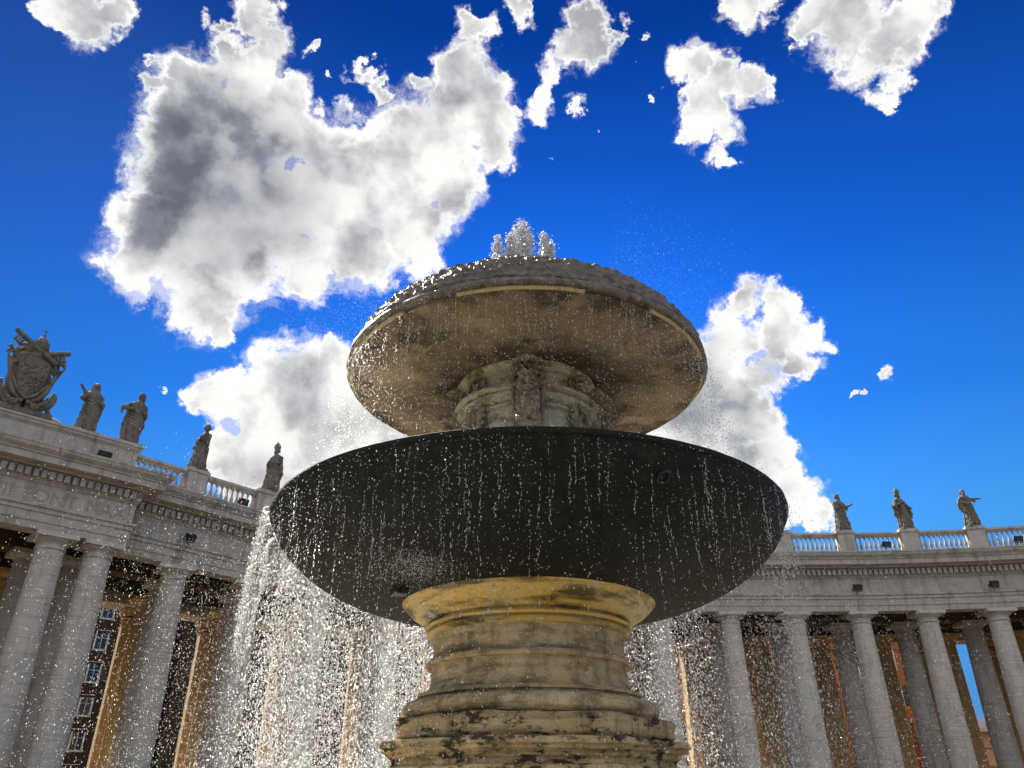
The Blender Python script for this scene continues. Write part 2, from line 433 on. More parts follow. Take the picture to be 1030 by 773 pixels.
# ------------------------------------------------------------------ helpers
class MB:
    def __init__(s):
        s.v = []; s.f = []
    def add(s, v, f):
        o = len(s.v)
        s.v.extend([tuple(p) for p in v])
        s.f.extend([tuple(i + o for i in q) for q in f])
    def box(s, c, size, rz=0.0, taper=1.0):
        hx, hy, hz = size[0]/2, size[1]/2, size[2]/2
        vs = []
        ca, sa = math.cos(rz), math.sin(rz)
        for z, k in ((-hz, 1.0), (hz, taper)):
            for x, y in ((-hx,-hy),(hx,-hy),(hx,hy),(-hx,hy)):
                x *= k; y *= k
                vs.append((c[0]+x*ca-y*sa, c[1]+x*sa+y*ca, c[2]+z))
        s.add(vs, [(3,2,1,0),(4,5,6,7),(0,1,5,4),(1,2,6,5),(2,3,7,6),(3,0,4,7)])
    def boxm(s, mat, size):
        hx, hy, hz = size[0]/2, size[1]/2, size[2]/2
        vs = [mat @ Vector((x,y,z)) for z in (-hz,hz) for x,y in ((-hx,-hy),(hx,-hy),(hx,hy),(-hx,hy))]
        s.add(vs, [(3,2,1,0),(4,5,6,7),(0,1,5,4),(1,2,6,5),(2,3,7,6),(3,0,4,7)])
    def lathe(s, prof, n=32, c=(0,0), fn=None, cap=True, a0=0.0, a1=2*PI):
        full = abs(a1 - a0 - 2*PI) < 1e-6
        k = n if full else n + 1
        vs = []
        for (r, z) in prof:
            for i in range(k):
                th = a0 + (a1-a0)*i/n
                rr, zz = (r, z) if fn is None else fn(r, z, th)
                vs.append((c[0]+rr*math.sin(th), c[1]+rr*math.cos(th), zz))
        fs = []
        for j in range(len(prof)-1):
            for i in range(n):
                a = j*k+i; b2 = j*k+(i+1) % k
                fs.append((a, a+k, b2+k, b2))
        if cap and full:
            fs.append(tuple(range(k)))
            fs.append(tuple(range((len(prof)-1)*k, len(prof)*k))[::-1])
        s.add(vs, fs)
    def tube(s, path, radii, n=10, squash=1.0):
        path = [Vector(p) for p in path]
        vs = []
        up0 = Vector((0.13, 0.2, 1)).normalized()
        for i, p in enumerate(path):
            d = (path[min(i+1, len(path)-1)] - path[max(i-1, 0)])
            d = d.normalized() if d.length > 1e-9 else Vector((0,0,1))
            a = d.cross(up0)
            if a.length < 1e-3: a = d.cross(Vector((1,0,0)))
            a.normalize(); b2 = d.cross(a).normalized()
            r = radii[i] if isinstance(radii, (list, tuple)) else radii
            for k in range(n):
                th = 2*PI*k/n
                vs.append(p + a*(r*math.cos(th)) + b2*(r*squash*math.sin(th)))
        fs = []
        for j in range(len(path)-1):
            for k in range(n):
                fs.append((j*n+k, j*n+(k+1) % n, (j+1)*n+(k+1) % n, (j+1)*n+k))
        fs.append(tuple(range(n))[::-1]); fs.append(tuple(range((len(path)-1)*n, len(path)*n)))
        s.add(vs, fs)
    def ball(s, c, r, n=14, rot=None):
        if isinstance(r, (int, float)): r = (r, r, r)
        vs = []; fs = []
        m = n//2+1
        for j in range(1, m):
            ph = PI*j/m
            for i in range(n):
                th = 2*PI*i/n
                p = Vector((r[0]*math.sin(ph)*math.cos(th), r[1]*math.sin(ph)*math.sin(th), r[2]*math.cos(ph)))
                if rot: p = rot @ p
                vs.append(p + Vector(c))
        top = Vector((0,0,r[2])); bot = Vector((0,0,-r[2]))
        if rot: top = rot @ top; bot = rot @ bot
        vs.append(top+Vector(c)); vs.append(bot+Vector(c))
        T = len(vs)-2; B = len(vs)-1
        for j in range(m-2):
            for i in range(n):
                fs.append((j*n+i, (j+1)*n+i, (j+1)*n+(i+1) % n, j*n+(i+1) % n))
        for i in range(n):
            fs.append((T, i, (i+1) % n)); fs.append((B, (m-2)*n+(i+1) % n, (m-2)*n+i))
        s.add(vs, fs)
    def mesh(s, name):
        me = bpy.data.meshes.new(name)
        me.from_pydata(s.v, [], s.f)
        me.update()
        return me
    def build(s, name, mat, parent=None, smooth=False, bevel=0.0):
        me = s.mesh(name)
        o = link(name, me, mat, parent)
        fix_normals(me)
        if smooth: shade_smooth(me)
        if bevel:
            b = o.modifiers.new('bevel', 'BEVEL'); b.width = bevel; b.segments = 2; b.limit_method = 'ANGLE'
        return o

def fix_normals(me):
    bm = bmesh.new(); bm.from_mesh(me)
    bmesh.ops.recalc_face_normals(bm, faces=bm.faces)
    bm.to_mesh(me); bm.free()

def shade_smooth(me, angle=40):
    me.polygons.foreach_set('use_smooth', [True]*len(me.polygons))
    bm = bmesh.new(); bm.from_mesh(me)
    for e in bm.edges:
        if len(e.link_faces) == 2 and e.calc_face_angle(0) > R(angle):
            e.smooth = False
    bm.to_mesh(me); bm.free()

def link(name, me, mat, parent=None):
    o = bpy.data.objects.new(name, me)
    if mat is not None:
        me.materials.append(MT[mat] if isinstance(mat, str) else mat)
    COL.objects.link(o)
    if parent is not None: o.parent = parent
    return o

def thing(name, label, cat, loc=(0,0,0), rz=0.0, group=None):
    o = bpy.data.objects.new(name, None)
    o.empty_display_size = .3
    COL.objects.link(o)
    o.location = loc; o.rotation_euler = (0,0,rz)
    o['label'] = label; o['category'] = cat
    if group: o['group'] = group
    return o

def tag(o, label=None, cat=None, group=None, kind=None):
    if label: o['label'] = label
    if cat: o['category'] = cat
    if group: o['group'] = group
    if kind: o['kind'] = kind
    return o

def remeshed(mb, voxel, name, smooth_it=2):
    me = mb.mesh('tmp'); fix_normals(me)
    o = bpy.data.objects.new('tmp', me); COL.objects.link(o)
    r = o.modifiers.new('r', 'REMESH'); r.mode = 'VOXEL'; r.voxel_size = voxel; r.use_smooth_shade = True
    if smooth_it:
        sm = o.modifiers.new('s', 'SMOOTH'); sm.iterations = smooth_it; sm.factor = .5
    dg = bpy.context.evaluated_depsgraph_get(); dg.update()
    out = bpy.data.meshes.new_from_object(o.evaluated_get(dg))
    out.name = name
    bpy.data.objects.remove(o)
    return out

def sweep(mb, path, prof, closed=True, caps=True):
    """profile of (offset towards the piazza, height) swept along a plan path with mitred corners"""
    P = [Vector(p) for p in path]
    n = len(P); k = len(prof)
    dirs = [(P[i+1]-P[i]).normalized() for i in range(n-1)]
    vs = []
    for i in range(n):
        d0 = dirs[max(i-1, 0)]; d1 = dirs[min(i, n-2)]
        n0 = Vector((d0.y, -d0.x)); n1 = Vector((d1.y, -d1.x))
        m = (n0+n1).normalized(); m = m / max(.3, m.dot(n0))
        for (off, z) in prof:
            q = P[i] + m*off
            vs.append((q.x, q.y, z))
    fs = []
    for i in range(n-1):
        for j in range(k if closed else k-1):
            a = i*k+j; b2 = i*k+(j+1) % k
            fs.append((a, b2, b2+k, a+k))
    if caps and closed:
        fs.append(tuple(range(k))); fs.append(tuple(range((n-1)*k, n*k))[::-1])
    mb.add(vs, fs)

# ------------------------------------------------------------------ ground
g = MB()
gs = 3000
g.add([(-gs,-gs,0),(gs,-gs,0),(gs,gs,0),(-gs,gs,0)], [(0,1,2,3)])
tag(g.build('ground', 'ground'), kind='structure')

# ------------------------------------------------------------------ colonnade layout (plan, metres)
C1 = Vector((-24.8, 40.8)); C2 = Vector((-23.0, 42.5))
PD = (C2-C1).normalized(); PN = Vector((-PD.y, PD.x))     # along the portico front, and outward
def PP(a, off=0.0):                                        # point on the portico front
    return C1 + PD*a - PN*off
FR = [Vector((-20.7,47.2)), Vector((-17.3,51.1))]
H0 = FR[1]; H1 = Vector((16.9,60.35)); T0 = Vector((.66,.75))*36; T1 = Vector((1,.02))*36
hm = []
for i in range(1, 200):
    t = i/200
    hm.append(H0*(2*t**3-3*t**2+1)+T0*(t**3-2*t**2+t)+H1*(-2*t**3+3*t**2)+T1*(t**3-t**2))
full = [H0]+hm+[H1]
cum = [0]
for a, b in zip(full, full[1:]): cum.append(cum[-1]+(b-a).length)
nb = 7
for k in range(1, nb):
    s = cum[-1]*k/nb
    i = max(j for j in range(len(cum)) if cum[j] <= s)
    FR.append(full[i])
FR += [Vector((16.9,60.35)), Vector((21.9,60.35)), Vector((26.95,60.25)), Vector((31.9,59.8)), Vector((36.9,59.1)), Vector((41.8,57.9)), Vector((46.5,56.2)), Vector((51.0,53.9))]
def rad(p):
    xs = [-28, -21, -17, -5, 17, 30, 50]
    vx = [-.60, -.53, -.46, -.22, 0.0, .05, .18]
    x = float(np.interp(p.x, xs, vx))
    return Vector((x, math.sqrt(1-x*x)))
def catmull(pts, sub=8):
    out = []
    n = len(pts)
    for i in range(n-1):
        p0 = pts[max(i-1,0)]; p1 = pts[i]; p2 = pts[i+1]; p3 = pts[min(i+2,n-1)]
        for k in range(sub):
            t = k/sub
            out.append(.5*((2*p1)+(p2-p0)*t+(2*p0-5*p1+4*p2-p3)*t*t+(3*p1-p0-3*p2+p3)*t**3))
    out.append(pts[-1])
    return out
CURVE = catmull(FR, 8)
CURVE = [FR[0]-(FR[1]-FR[0]).normalized()*7.0] + CURVE

ENT = [(-1.1,14.55),(0.0,14.55),(0.0,14.93),(0.06,14.97),(0.06,15.42),(0.14,15.46),(0.14,15.66),(0.24,15.72),(0.24,15.86),
       (0.03,15.9),(0.03,17.0),(0.1,17.03),(0.17,17.16),(0.22,17.2),(0.22,17.74),(0.5,17.78),(0.55,17.86),(1.12,17.9),(1.12,18.26),
       (1.2,18.29),(1.2,18.36),(1.27,18.42),(1.42,18.56),(1.46,18.7),(1.5,18.74),(1.5,18.86),(-1.1,18.96)]

# column meshes (base at z=1.05 on the steps, abacus top at 14.545)
def column_meshes():
    sh = MB()
    prof = []
    for i in range(25):
        t = i/24
        r = .86 - .14*max(0, (t-.25)/.75)**1.6
        prof.append((r, 1.55+12.15*t))
    # faint drum joints
    pr2 = []
    for i, (r, z) in enumerate(prof):
        pr2.append((r, z))
        if i % 5 == 3:
            pr2 += [(r-.001, z+.10), (r-.018, z+.115), (r-.002, z+.13)]
    sh.lathe(pr2, 40)
    cap = MB()
    cap.lathe([(.725,13.705),(.79,13.72),(.80,13.78),(.79,13.82),(.735,13.84),(.735,14.0),(.78,14.02),(.79,14.07),(.85,14.10),(.95,14.17),(1.0,14.26),(1.0,14.28)], 40)
    cap.box((0,0,14.41), (2.12,2.12,.255))
    ba = MB()
    ba.box((0,0,1.15), (2.3,2.3,.26))
    ba.lathe([(1.08,1.281),(1.14,1.34),(1.12,1.42),(.98,1.46),(.95,1.49),(.87,1.549)], 40)
    ms = []
    for mb, n in ((sh,'column'),(cap,'capital'),(ba,'base')):
        me = mb.mesh(n); fix_normals(me); shade_smooth(me, 35); ms.append(me)
    return ms
SH, CAP, BAS = column_meshes()
def variant(me, mat):
    m2 = me.copy(); m2.materials.clear(); m2.materials.append(MT[mat]); return m2
COLM = {k: [variant(x, k) for x in (SH, CAP, BAS)] for k in ('trav_col', 'trav_warm_lit')}
def put_column(p, parent, mat, ang=0.0, dz=0.0):
    meshes = COLM[mat]
    o = bpy.data.objects.new('column', meshes[0]); COL.objects.link(o)
    o.location = (p.x, p.y, dz); o.rotation_euler = (0,0,ang); o.parent = parent
    for me, n in zip(meshes[1:], ('capital','base')):
        c = bpy.data.objects.new(n, me); COL.objects.link(c); c.parent = o
    return o
def put_pier(mb, p, ang, w=1.9, d=1.7):
    mb.box((p.x,p.y,7.35), (w,d,12.6), ang)
    mb.box((p.x,p.y,13.8), (w+.14,d+.14,.10), ang)
    mb.box((p.x,p.y,14.12), (w+.22,d+.22,.2), ang)
    mb.box((p.x,p.y,14.38), (w+.45,d+.45,.3), ang)
    mb.box((p.x,p.y,1.3), (w+.4,d+.4,.5), ang)

def dentils(mb, path, z0=17.24, z1=17.66, off=.22, dep=.26, step=.40, w=.25):
    P = [Vector(p) for p in path]
    carry = .2
    for a, b in zip(P, P[1:]):
        L = (b-a).length
        if L < 1e-6: continue
        d = (b-a)/L; nn = Vector((d.y,-d.x)); s = carry
        while s < L:
            q = a + d*s + nn*(off+dep/2)
            mb.box((q.x,q.y,(z0+z1)/2), (w,dep,z1-z0), math.atan2(d.y,d.x))
            s += step
        carry = s - L

# ---- the curved colonnade
colon = thing('colonnade', 'grey travertine colonnade with four rows of columns curving behind the fountain', 'colonnade', (0,0,0))
mb = MB(); sweep(mb, CURVE, ENT); mb.build('entablature', 'trav', colon)
mb = MB(); dentils(mb, CURVE); mb.build('dentil_course', 'trav', colon)
mb = MB(); sweep(mb, CURVE, [(1.6,0),(1.6,.35),(1.25,.35),(1.25,.7),(.9,.7),(.9,1.03),(-18.5,1.03),(-18.5,0)]); mb.build('steps', 'paving', colon)
ROWS = (0.0, 4.5, 10.0, 14.5)
def off_curve(k):
    return [p + rad(p)*k for p in CURVE]
mb = MB()
IN = off_curve(1.0); OUT = off_curve(16.2)
vs = []; fs = []
for i, (a, b) in enumerate(zip(IN, OUT)):
    vs += [(a.x,a.y,15.5),(b.x,b.y,15.5),(b.x,b.y,18.75),(a.x,a.y,18.75)]
for i in range(len(IN)-1):
    a = i*4; b = a+4
    fs += [(a,a+1,b+1,b),(a+2,a+3,b+3,b+2),(a+1,a+2,b+2,b+1)]
fs += [(0,3,2,1), tuple(len(vs)-4+i for i in range(4))]
mb.add(vs, fs)
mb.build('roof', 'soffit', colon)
mb = MB()
for k in ROWS[1:3]:
    sweep(mb, off_curve(k+.75), [(-.7,14.56),(.7,14.56),(.7,15.49),(-.7,15.49)])
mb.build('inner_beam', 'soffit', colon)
mb = MB()
back = off_curve(15.25)[::-1]
sweep(mb, back, [(-1.5,14.56),(.9,14.56),(.9,15.8),(1.0,17.0),(1.2,17.5),(2.2,17.9),(2.2,18.7),(-1.5,18.96)])
mb.build('rear_entablature', 'trav', colon)
for j, p in enumerate(FR):
    r = rad(p)
    ang = math.atan2(r.y, r.x)-PI/2
    for k in ROWS[:3]:
        q = p + r*(k+.78)
        put_column(q, colon, 'trav_col' if k < 9 else 'trav_warm_lit', ang)
    pm = MB(); q = p + r*(14.5+.78)
    put_pier(pm, q, ang); pm.build('pier', 'trav_warm_lit', colon, bevel=.03)
    # radial beams
# first hidden bays behind the portico
# ---- balustrade along the curve: pedestals, rails, balusters
def baluster_mesh():
    b = MB()
    b.box((0,0,.05),(.24,.24,.10)); b.box((0,0,1.26),(.24,.24,.09))
    b.lathe([(.075,.10),(.11,.13),(.075,.18),(.07,.22),(.10,.34),(.135,.46),(.125,.56),(.08,.72),(.06,.88),(.055,1.02),(.085,1.08),(.06,1.12),(.11,1.17),(.11,1.215)], 12)
    me = b.mesh('baluster'); fix_normals(me); shade_smooth(me, 40); me.materials.append(MT['trav']); return me
BALM = baluster_mesh()
def seg_sweep_box(mb, a, b, off0, off1, z0, z1):
    sweep(mb, [a, b], [(off0,z0),(off1,z0),(off1,z1),(off0,z1)])
pedm = MB(); pedm.box((0,0,20.0),(1.3,.95,1.7)); pedm.box((0,0,19.0),(1.42,1.05,.5)); pedm.box((0,0,20.82),(1.5,1.12,.16)); pedm.box((0,0,20.96),(1.36,1.0,.13))
PEDM = pedm.mesh('balustrade_pedestal'); fix_normals(PEDM); PEDM.materials.append(MT['trav'])
LINE = [p + rad(p)*.55 for p in FR]
rearL = [p + rad(p)*15.2 for p in FR]
prev0 = LINE[0]-(LINE[1]-LINE[0]).normalized()*5.0
rail = MB(); rrail = MB()
pts = [prev0]+LINE
for a, b in zip(pts, pts[1:]):
    seg_sweep_box(rail, a, b, -.2, .2, 18.9, 19.24)
    seg_sweep_box(rail, a, b, -.17, .17, 20.545, 20.66)
    seg_sweep_box(rail, a, b, -.26, .26, 20.662, 20.84)
rail.build('balustrade_rail', 'trav', colon)
hidden = MB()
for i, (a, b) in enumerate(zip(pts, pts[1:])):
    d = (b-a); L = d.length; d.normalize(); ang = math.atan2(d.y, d.x)
    nbal = 10
    vis = i <= 2 or i >= 9
    for k in range(nbal):
        s = .65+.2 + (L-1.3-.4)*k/(nbal-1)
        q = a + d*s
        if vis and i < 13:
            o = bpy.data.objects.new('baluster', BALM); COL.objects.link(o); o.parent = colon
            o.location = (q.x,q.y,19.242); o.rotation_euler = (0,0,ang)
        else:
            hidden.lathe([(.08,19.242),(.11,19.4),(.135,19.7),(.08,19.95),(.06,20.3),(.11,20.54)], 8, c=(q.x,q.y))
hidden.build('baluster', 'trav', colon)['kind'] = 'stuff'
for i, p in enumerate(LINE):
    r = rad(p)
    d = (LINE[min(i+1,len(LINE)-1)]-LINE[max(i-1,0)]).normalized()
    o = bpy.data.objects.new('balustrade_pedestal', PEDM); COL.objects.link(o); o.parent = colon
    o.location = (p.x,p.y,.003); o.rotation_euler = (0,0,math.atan2(d.y,d.x))
for a, b in zip(rearL, rearL[1:]):
    seg_sweep_box(rrail, a, b, -.2, .2, 18.9, 19.24)
    seg_sweep_box(rrail, a, b, -.26, .26, 20.55, 20.84)
    d = (b-a); L = d.length; d.normalize()
    rrail.box((a.x,a.y,19.9),(1.3,.9,2.0), math.atan2(d.y,d.x))
    for k in range(10):
        q = a + d*(.85+(L-1.7)*k/9)
        rrail.lathe([(.10,19.24),(.14,19.7),(.08,19.95),(.06,20.3),(.11,20.55)], 6, c=(q.x,q.y))
rrail.build('rear_balustrade', 'trav', colon)

# ------------------------------------------------------------------ portico at the left
port = thing('portico', 'projecting grey stone portico at the left carrying the coat of arms', 'portico', (0,0,0))
PA = PP(-17); PB = PP(3.55); PC = PB + PN*3.6
ppath = [PA, PB, PC]
mb = MB(); sweep(mb, ppath, ENT); mb.build('entablature', 'trav', port)
mb = MB(); dentils(mb, [PA, PP(3.4)]); mb.build('dentil_course', 'trav', port)
ATT = [(-.9,18.97),(.12,18.97),(.12,19.25),(.04,19.3),(.04,20.15),(.1,20.2),(.22,20.3),(.22,20.42),(.3,20.45),(.3,20.58),(-.9,20.6)]
ATT2 = [(o_-0.75, z) for o_, z in ATT]
mb = MB(); sweep(mb, [PP(-17), PP(3.08,0), PP(3.08)+PN*2.5], [(o_-.12, z+.06) for o_, z in ATT]); mb.build('attic', 'trav', port)
for a, w in ((-.1,1.7),(2.3,1.4),(-6.9,1.7)):
    mb = MB()
    q = PP(a, -.75)
    ang = math.atan2(PD.y, PD.x)
    mb.box((q.x,q.y,19.75),(w,1.35,1.56), ang)
    mb.box((q.x,q.y,19.12),(w+.1,1.45,.3), ang)
    mb.box((q.x,q.y,20.58),(w+.16,1.62,.09), ang)
    mb.box((q.x,q.y,20.675),(w+.26,1.74,.09), ang)
    # raised border of the sunk panel
    f = PP(a, -.05)
    for dx, sx, dz, sz in ((0,w-.3,.55,.06),(0,w-.3,-.45,.06),(-(w-.36)/2,.06,.05,1.0),((w-.36)/2,.06,.05,1.0)):
        qq = f + PD*dx
        mb.box((qq.x,qq.y,19.75+dz),(sx,.07,sz), ang)
    mb.build('attic_pedestal', 'trav', port)
# swept-up shoulder of the attic under the coat of arms
mb = MB()
ang = math.atan2(PD.y, PD.x)
path = []
for i in range(17):
    t = i/16
    a = -1.35 - 1.5*t
    z = 20.62 + .32*math.sin(PI*min(1, t*1.6))*(1-t) + .25*t
    q = PP(a, -.55)
    path.append((q.x,q.y,z))
for k in range(5):
    q = PP(-2.85-k*1.4, -.55); path.append((q.x,q.y,20.87))
mb.tube(path, .2, 10)
mb.build('attic_volute', 'trav', port, smooth=True)
pm = MB()
q0 = PP(-17,-1.0); q1 = PP(3.4,-1.0); q2 = q1+PN*17; q3 = q0+PN*17
pv = [(q.x,q.y,z) for z in (15.5,18.7) for q in (q0,q1,q2,q3)]
pm.add(pv, [(0,1,2,3),(4,5,6,7),(0,1,5,4),(1,2,6,5),(2,3,7,6),(3,0,4,7)])
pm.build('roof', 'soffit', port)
pm = MB()
for k in (4.5, 10, 14.5):
    sweep(pm, [PP(-17,-k-.75), PP(3.2,-k-.75)], [(-.7,14.56),(.7,14.56),(.7,15.49),(-.7,15.49)])
pm.build('inner_beam', 'soffit', port)
pm = MB(); sweep(pm, [PP(-17), PP(4.3)], [(1.6,0),(1.6,.35),(1.25,.35),(1.25,.7),(.9,.7),(.9,1.05),(-18,1.05),(-18,0)]); pm.build('steps', 'paving', port)
for a in (0.0, 2.45, -5.2, -10.4, -13.0):
    for k in ROWS[:3]:
        q = PP(a,-k-.78)
        put_column(q, port, 'trav_col' if k < 9 else 'trav_warm_lit', ang)
    pm = MB(); q = PP(a,-15.3); put_pier(pm, q, ang); pm.build('pier', 'trav_warm_lit', port, bevel=.03)

# inscription on the frieze: ALEXANDER VII PONT MAX
cu = bpy.data.curves.new('inscription', 'FONT')
cu.body = 'ALEXANDER  VII  PONT  MAX'
cu.size = 1.02; cu.extrude = .012; cu.align_x = 'RIGHT'; cu.space_character = 1.0; cu.space_word = .8
to = bpy.data.objects.new('tmp', cu); COL.objects.link(to)
dg = bpy.context.evaluated_depsgraph_get(); dg.update()
tm = bpy.data.meshes.new_from_object(to.evaluated_get(dg))
bpy.data.objects.remove(to)
ins = bpy.data.objects.new('inscription', tm); tm.materials.clear(); tm.materials.append(MT['letter']); COL.objects.link(ins)
ins.parent = port
q = PP(3.15, .045)
ins.location = (q.x,q.y,16.03)
ins.rotation_euler = (R(90), 0, ang)

# ------------------------------------------------------------------ statues
def ring_body(mb, rings, folds=9, amp=.07, ph=0.0, twist=1.2, n=56, sub=6):
    """rings: (z, cx, cy, rx, ry)"""
    zs = [r[0] for r in rings]
    out = []
    m = (len(rings)-1)*sub+1
    Z = np.linspace(0, len(rings)-1, m)
    cols = [np.interp(Z, range(len(rings)), [r[c] for r in rings]) for c in range(5)]
    vs = []
    for i in range(m):
        z, cx_, cy_, rx, ry = (c[i] for c in cols)
        zz = z/max(zs)
        a = amp*(1-.75*zz)
        for k in range(n):
            th = 2*PI*k/n
            f = 1+a*math.sin(folds*th+ph+twist*z)+.6*a*math.sin((folds*2+1)*th-ph*2+1.7*z)+.5*a*math.sin(3*th+2.1*z+ph)
            vs.append((cx_+rx*f*math.cos(th), cy_+ry*f*math.sin(th), z))
    fs = []
    for j in range(m-1):
        for k in range(n):
            fs.append((j*n+k, j*n+(k+1) % n, (j+1)*n+(k+1) % n, (j+1)*n+k))
    fs.append(tuple(range(n))[::-1]); fs.append(tuple(range((m-1)*n, m*n)))
    mb.add(vs, fs)

def hand(mb, p, d, s=1.0):
    p = Vector(p); d = Vector(d).normalized()
    side = d.cross(Vector((0,0,1)))
    if side.length < .1: side = Vector((1,0,0))
    side.normalize()
    mb.ball(p + d*.05*s, (.075*s,.06*s,.075*s), 10)
    for i in range(4):
        b0 = p + side*(i-1.5)*.036*s + d*.08*s
        L = (.12,.15,.14,.11)[i]*s
        mb.tube([b0, b0+d*L*.6, b0+d*L+Vector((0,0,-.02*s))], [.022*s,.02*s,.015*s], 6)
    mb.tube([p - side*.05*s, p - side*.1*s + d*.07*s, p - side*.1*s + d*.12*s], [.026*s,.022*s,.016*s], 6)

def statue(loc, rz, label, lean=0.0, head=(0,0), head_turn=0.0, arms=(), mitre=False, veil=False, beard=True, hair=True,
           cloak=(), extras=None, seed=0, stretch=1.0, hip=.04, width=1.0, bulk=1.1):
    root = None
    mb = MB()
    w = width
    L = lean
    def sx(z): return L*z/2.7
    rings = [(0.12, 0, 0, .52*w, .40), (.45, .01+sx(.45), 0, .47*w, .38), (1.0, hip+sx(1.0), -.02, .44*w, .35), (1.5, hip*1.4+sx(1.5), 0, .41*w, .33),
             (1.85, hip+sx(1.85), 0, .34*w, .28), (2.2, sx(2.2), 0, .39*w, .29), (2.45, sx(2.45), 0, .43*w, .27), (2.6, sx(2.6), 0, .30*w, .2), (2.68, sx(2.68), 0, .14, .13)]
    ring_body(mb, rings, folds=8+seed % 3, amp=.10, ph=seed*1.7, twist=1.0+.3*(seed % 4))
    # diagonal mantle across the body
    for k in range(5):
        t = k/4
        zz = 1.05+.2*k
        mb.tube([(sx(zz)-.42*w, -.05, zz+.25), (sx(zz)-.15, -.33, zz+.1), (sx(zz)+.2, -.34, zz-.12), (sx(zz)+.43*w, -.1, zz-.25)], [.05,.06,.06,.05], 8)
    # advancing knee and hanging folds
    mb.tube([(.12+sx(1.3),-.22,1.45),(.16+sx(.9),-.36,.95),(.14,-.30,.2)], [.17,.15,.14], 12)
    for k in range(6):
        x = -.38+.15*k
        mb.tube([(x*w+sx(1.2),-.27,1.35-.1*(k % 2)),(x*1.05*w+sx(.6),-.36,.7),(x*1.1*w,-.38,.14)], [.03,.05,.06], 7)
    # neck and head
    hx, hy = head
    nx = sx(2.7)
    mb.tube([(nx,0,2.6),(nx+hx*.6,-.02+hy*.5,2.78),(nx+hx,-.02+hy,2.88)], [.13,.11,.11], 12)
    hc = Vector((nx+hx, -.03+hy, 2.98))
    rot = Matrix.Rotation(head_turn, 3, 'Z')
    mb.ball(hc, (.155,.18,.215), 18, rot)
    mb.ball(hc + rot @ Vector((0,-.19,-.01)), (.03,.05,.05), 8)      # nose
    mb.tube([hc + rot @ Vector((-.10,-.16,.05)), hc + rot @ Vector((0,-.185,.06)), hc + rot @ Vector((.10,-.16,.05))], .025, 6)   # brow
    mb.tube([hc + rot @ Vector((-.05,-.165,-.09)), hc + rot @ Vector((.05,-.165,-.09))], .018, 6)
    for s_ in (-1,1): mb.ball(hc + rot @ Vector((.155*s_,-.01,0)), (.025,.04,.06), 8)
    if beard: mb.ball(hc + rot @ Vector((0,-.13,-.19)), (.11,.10,.16), 12, rot)
    if hair and not veil:
        mb.ball(hc + rot @ Vector((0,.03,.05)), (.18,.20,.20), 14, rot)
        for i in range(12):
            a = PI*(i/11)
            mb.ball(hc + rot @ Vector((.17*math.cos(a), .08+.06*math.sin(a), -.06+.05*math.sin(i*2.3))), .06, 8)
    if veil:
        ring_body(mb, [(2.45,nx+hx*.5,.08,.36,.26),(2.7,nx+hx*.8,.08,.26,.24),(2.95,nx+hx,.06,.22,.24),(3.12,nx+hx,.05,.19,.22),(3.22,nx+hx,.04,.08,.1)], folds=7, amp=.05, n=36, sub=3)
        mb.ball(hc + Vector((0,-.12,0)), (.12,.12,.17), 12)
    if mitre:
        m0 = hc + Vector((0,0,.12))
        mb.add([m0+Vector(v) for v in ((-.17,-.17,0),(.17,-.17,0),(.17,.17,0),(-.17,.17,0),(-.2,-.13,.2),(.2,-.13,.2),(.2,.13,.2),(-.2,.13,.2),(0,-.06,.48),(0,.06,.48))],
               [(3,2,1,0),(0,1,5,4),(1,2,6,5),(2,3,7,6),(3,0,4,7),(4,5,8),(6,7,9),(5,6,9,8),(7,4,8,9)])
    for arm in arms:
        pts_ = [Vector(p)+Vector((sx(2.3),0,0)) for p in arm]
        rr = [.15,.135,.10,.075] if len(pts_) == 4 else [.15,.12,.075]
        mb.tube(pts_, rr, 12)
        for p, r_ in zip(pts_[:-1], rr): mb.ball(p, r_*1.03, 10)
        # sleeve hanging at the forearm
        e0 = pts_[-2]
        mb.tube([e0, e0+Vector((0,0,-.16)), e0+Vector((.02,.02,-.34))], [.14,.12,.05], 9, .6)
        hand(mb, pts_[-1], pts_[-1]-pts_[-2], 1.15)
    for c in cloak:
        mb.tube([Vector(p) for p in c[0]], c[1], 14, c[2] if len(c) > 2 else .5)
    if extras: extras(mb)
    me = remeshed(mb, .038, 'statue', 1)
    # carve finer drapery
    n = len(me.vertices)
    co = np.empty(n*3); me.vertices.foreach_get('co', co); co = co.reshape(-1,3)
    no = np.empty(n*3); me.vertices.foreach_get('normal', no) if False else None
    nn = np.array([tuple(v.normal) for v in me.vertices])
    th = np.arctan2(co[:,1], co[:,0])
    f = .022*np.sin(17*th+3.2*co[:,2]+seed)+.018*np.sin(9*co[:,0]+14*co[:,2]+seed)*np.cos(7*co[:,1])
    f *= np.clip((2.55-co[:,2])/.4, 0, 1)
    co += nn*f[:,None]
    me.vertices.foreach_set('co', co.reshape(-1)); me.update()
    me.polygons.foreach_set('use_smooth', [True]*len(me.polygons))
    co[:,0] *= bulk; co[:,1] *= 1.1; co[:,2] *= stretch
    me.vertices.foreach_set('co', co.reshape(-1)); me.update()
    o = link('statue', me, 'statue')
    o.location = loc; o.rotation_euler = (0,0,rz)
    tag(o, label, 'statue', 'stone statues along the top of the colonnade')
    pl = MB(); pl.box((0,0,.06),(1.15,.9,.12)); pl.build('statue_base', 'statue', o, bevel=.02)
    return o

def face_cam(p, t=.6):
    """angle so the figure looks towards the piazza"""
    return math.atan2(p.x, p.y)*-1*t

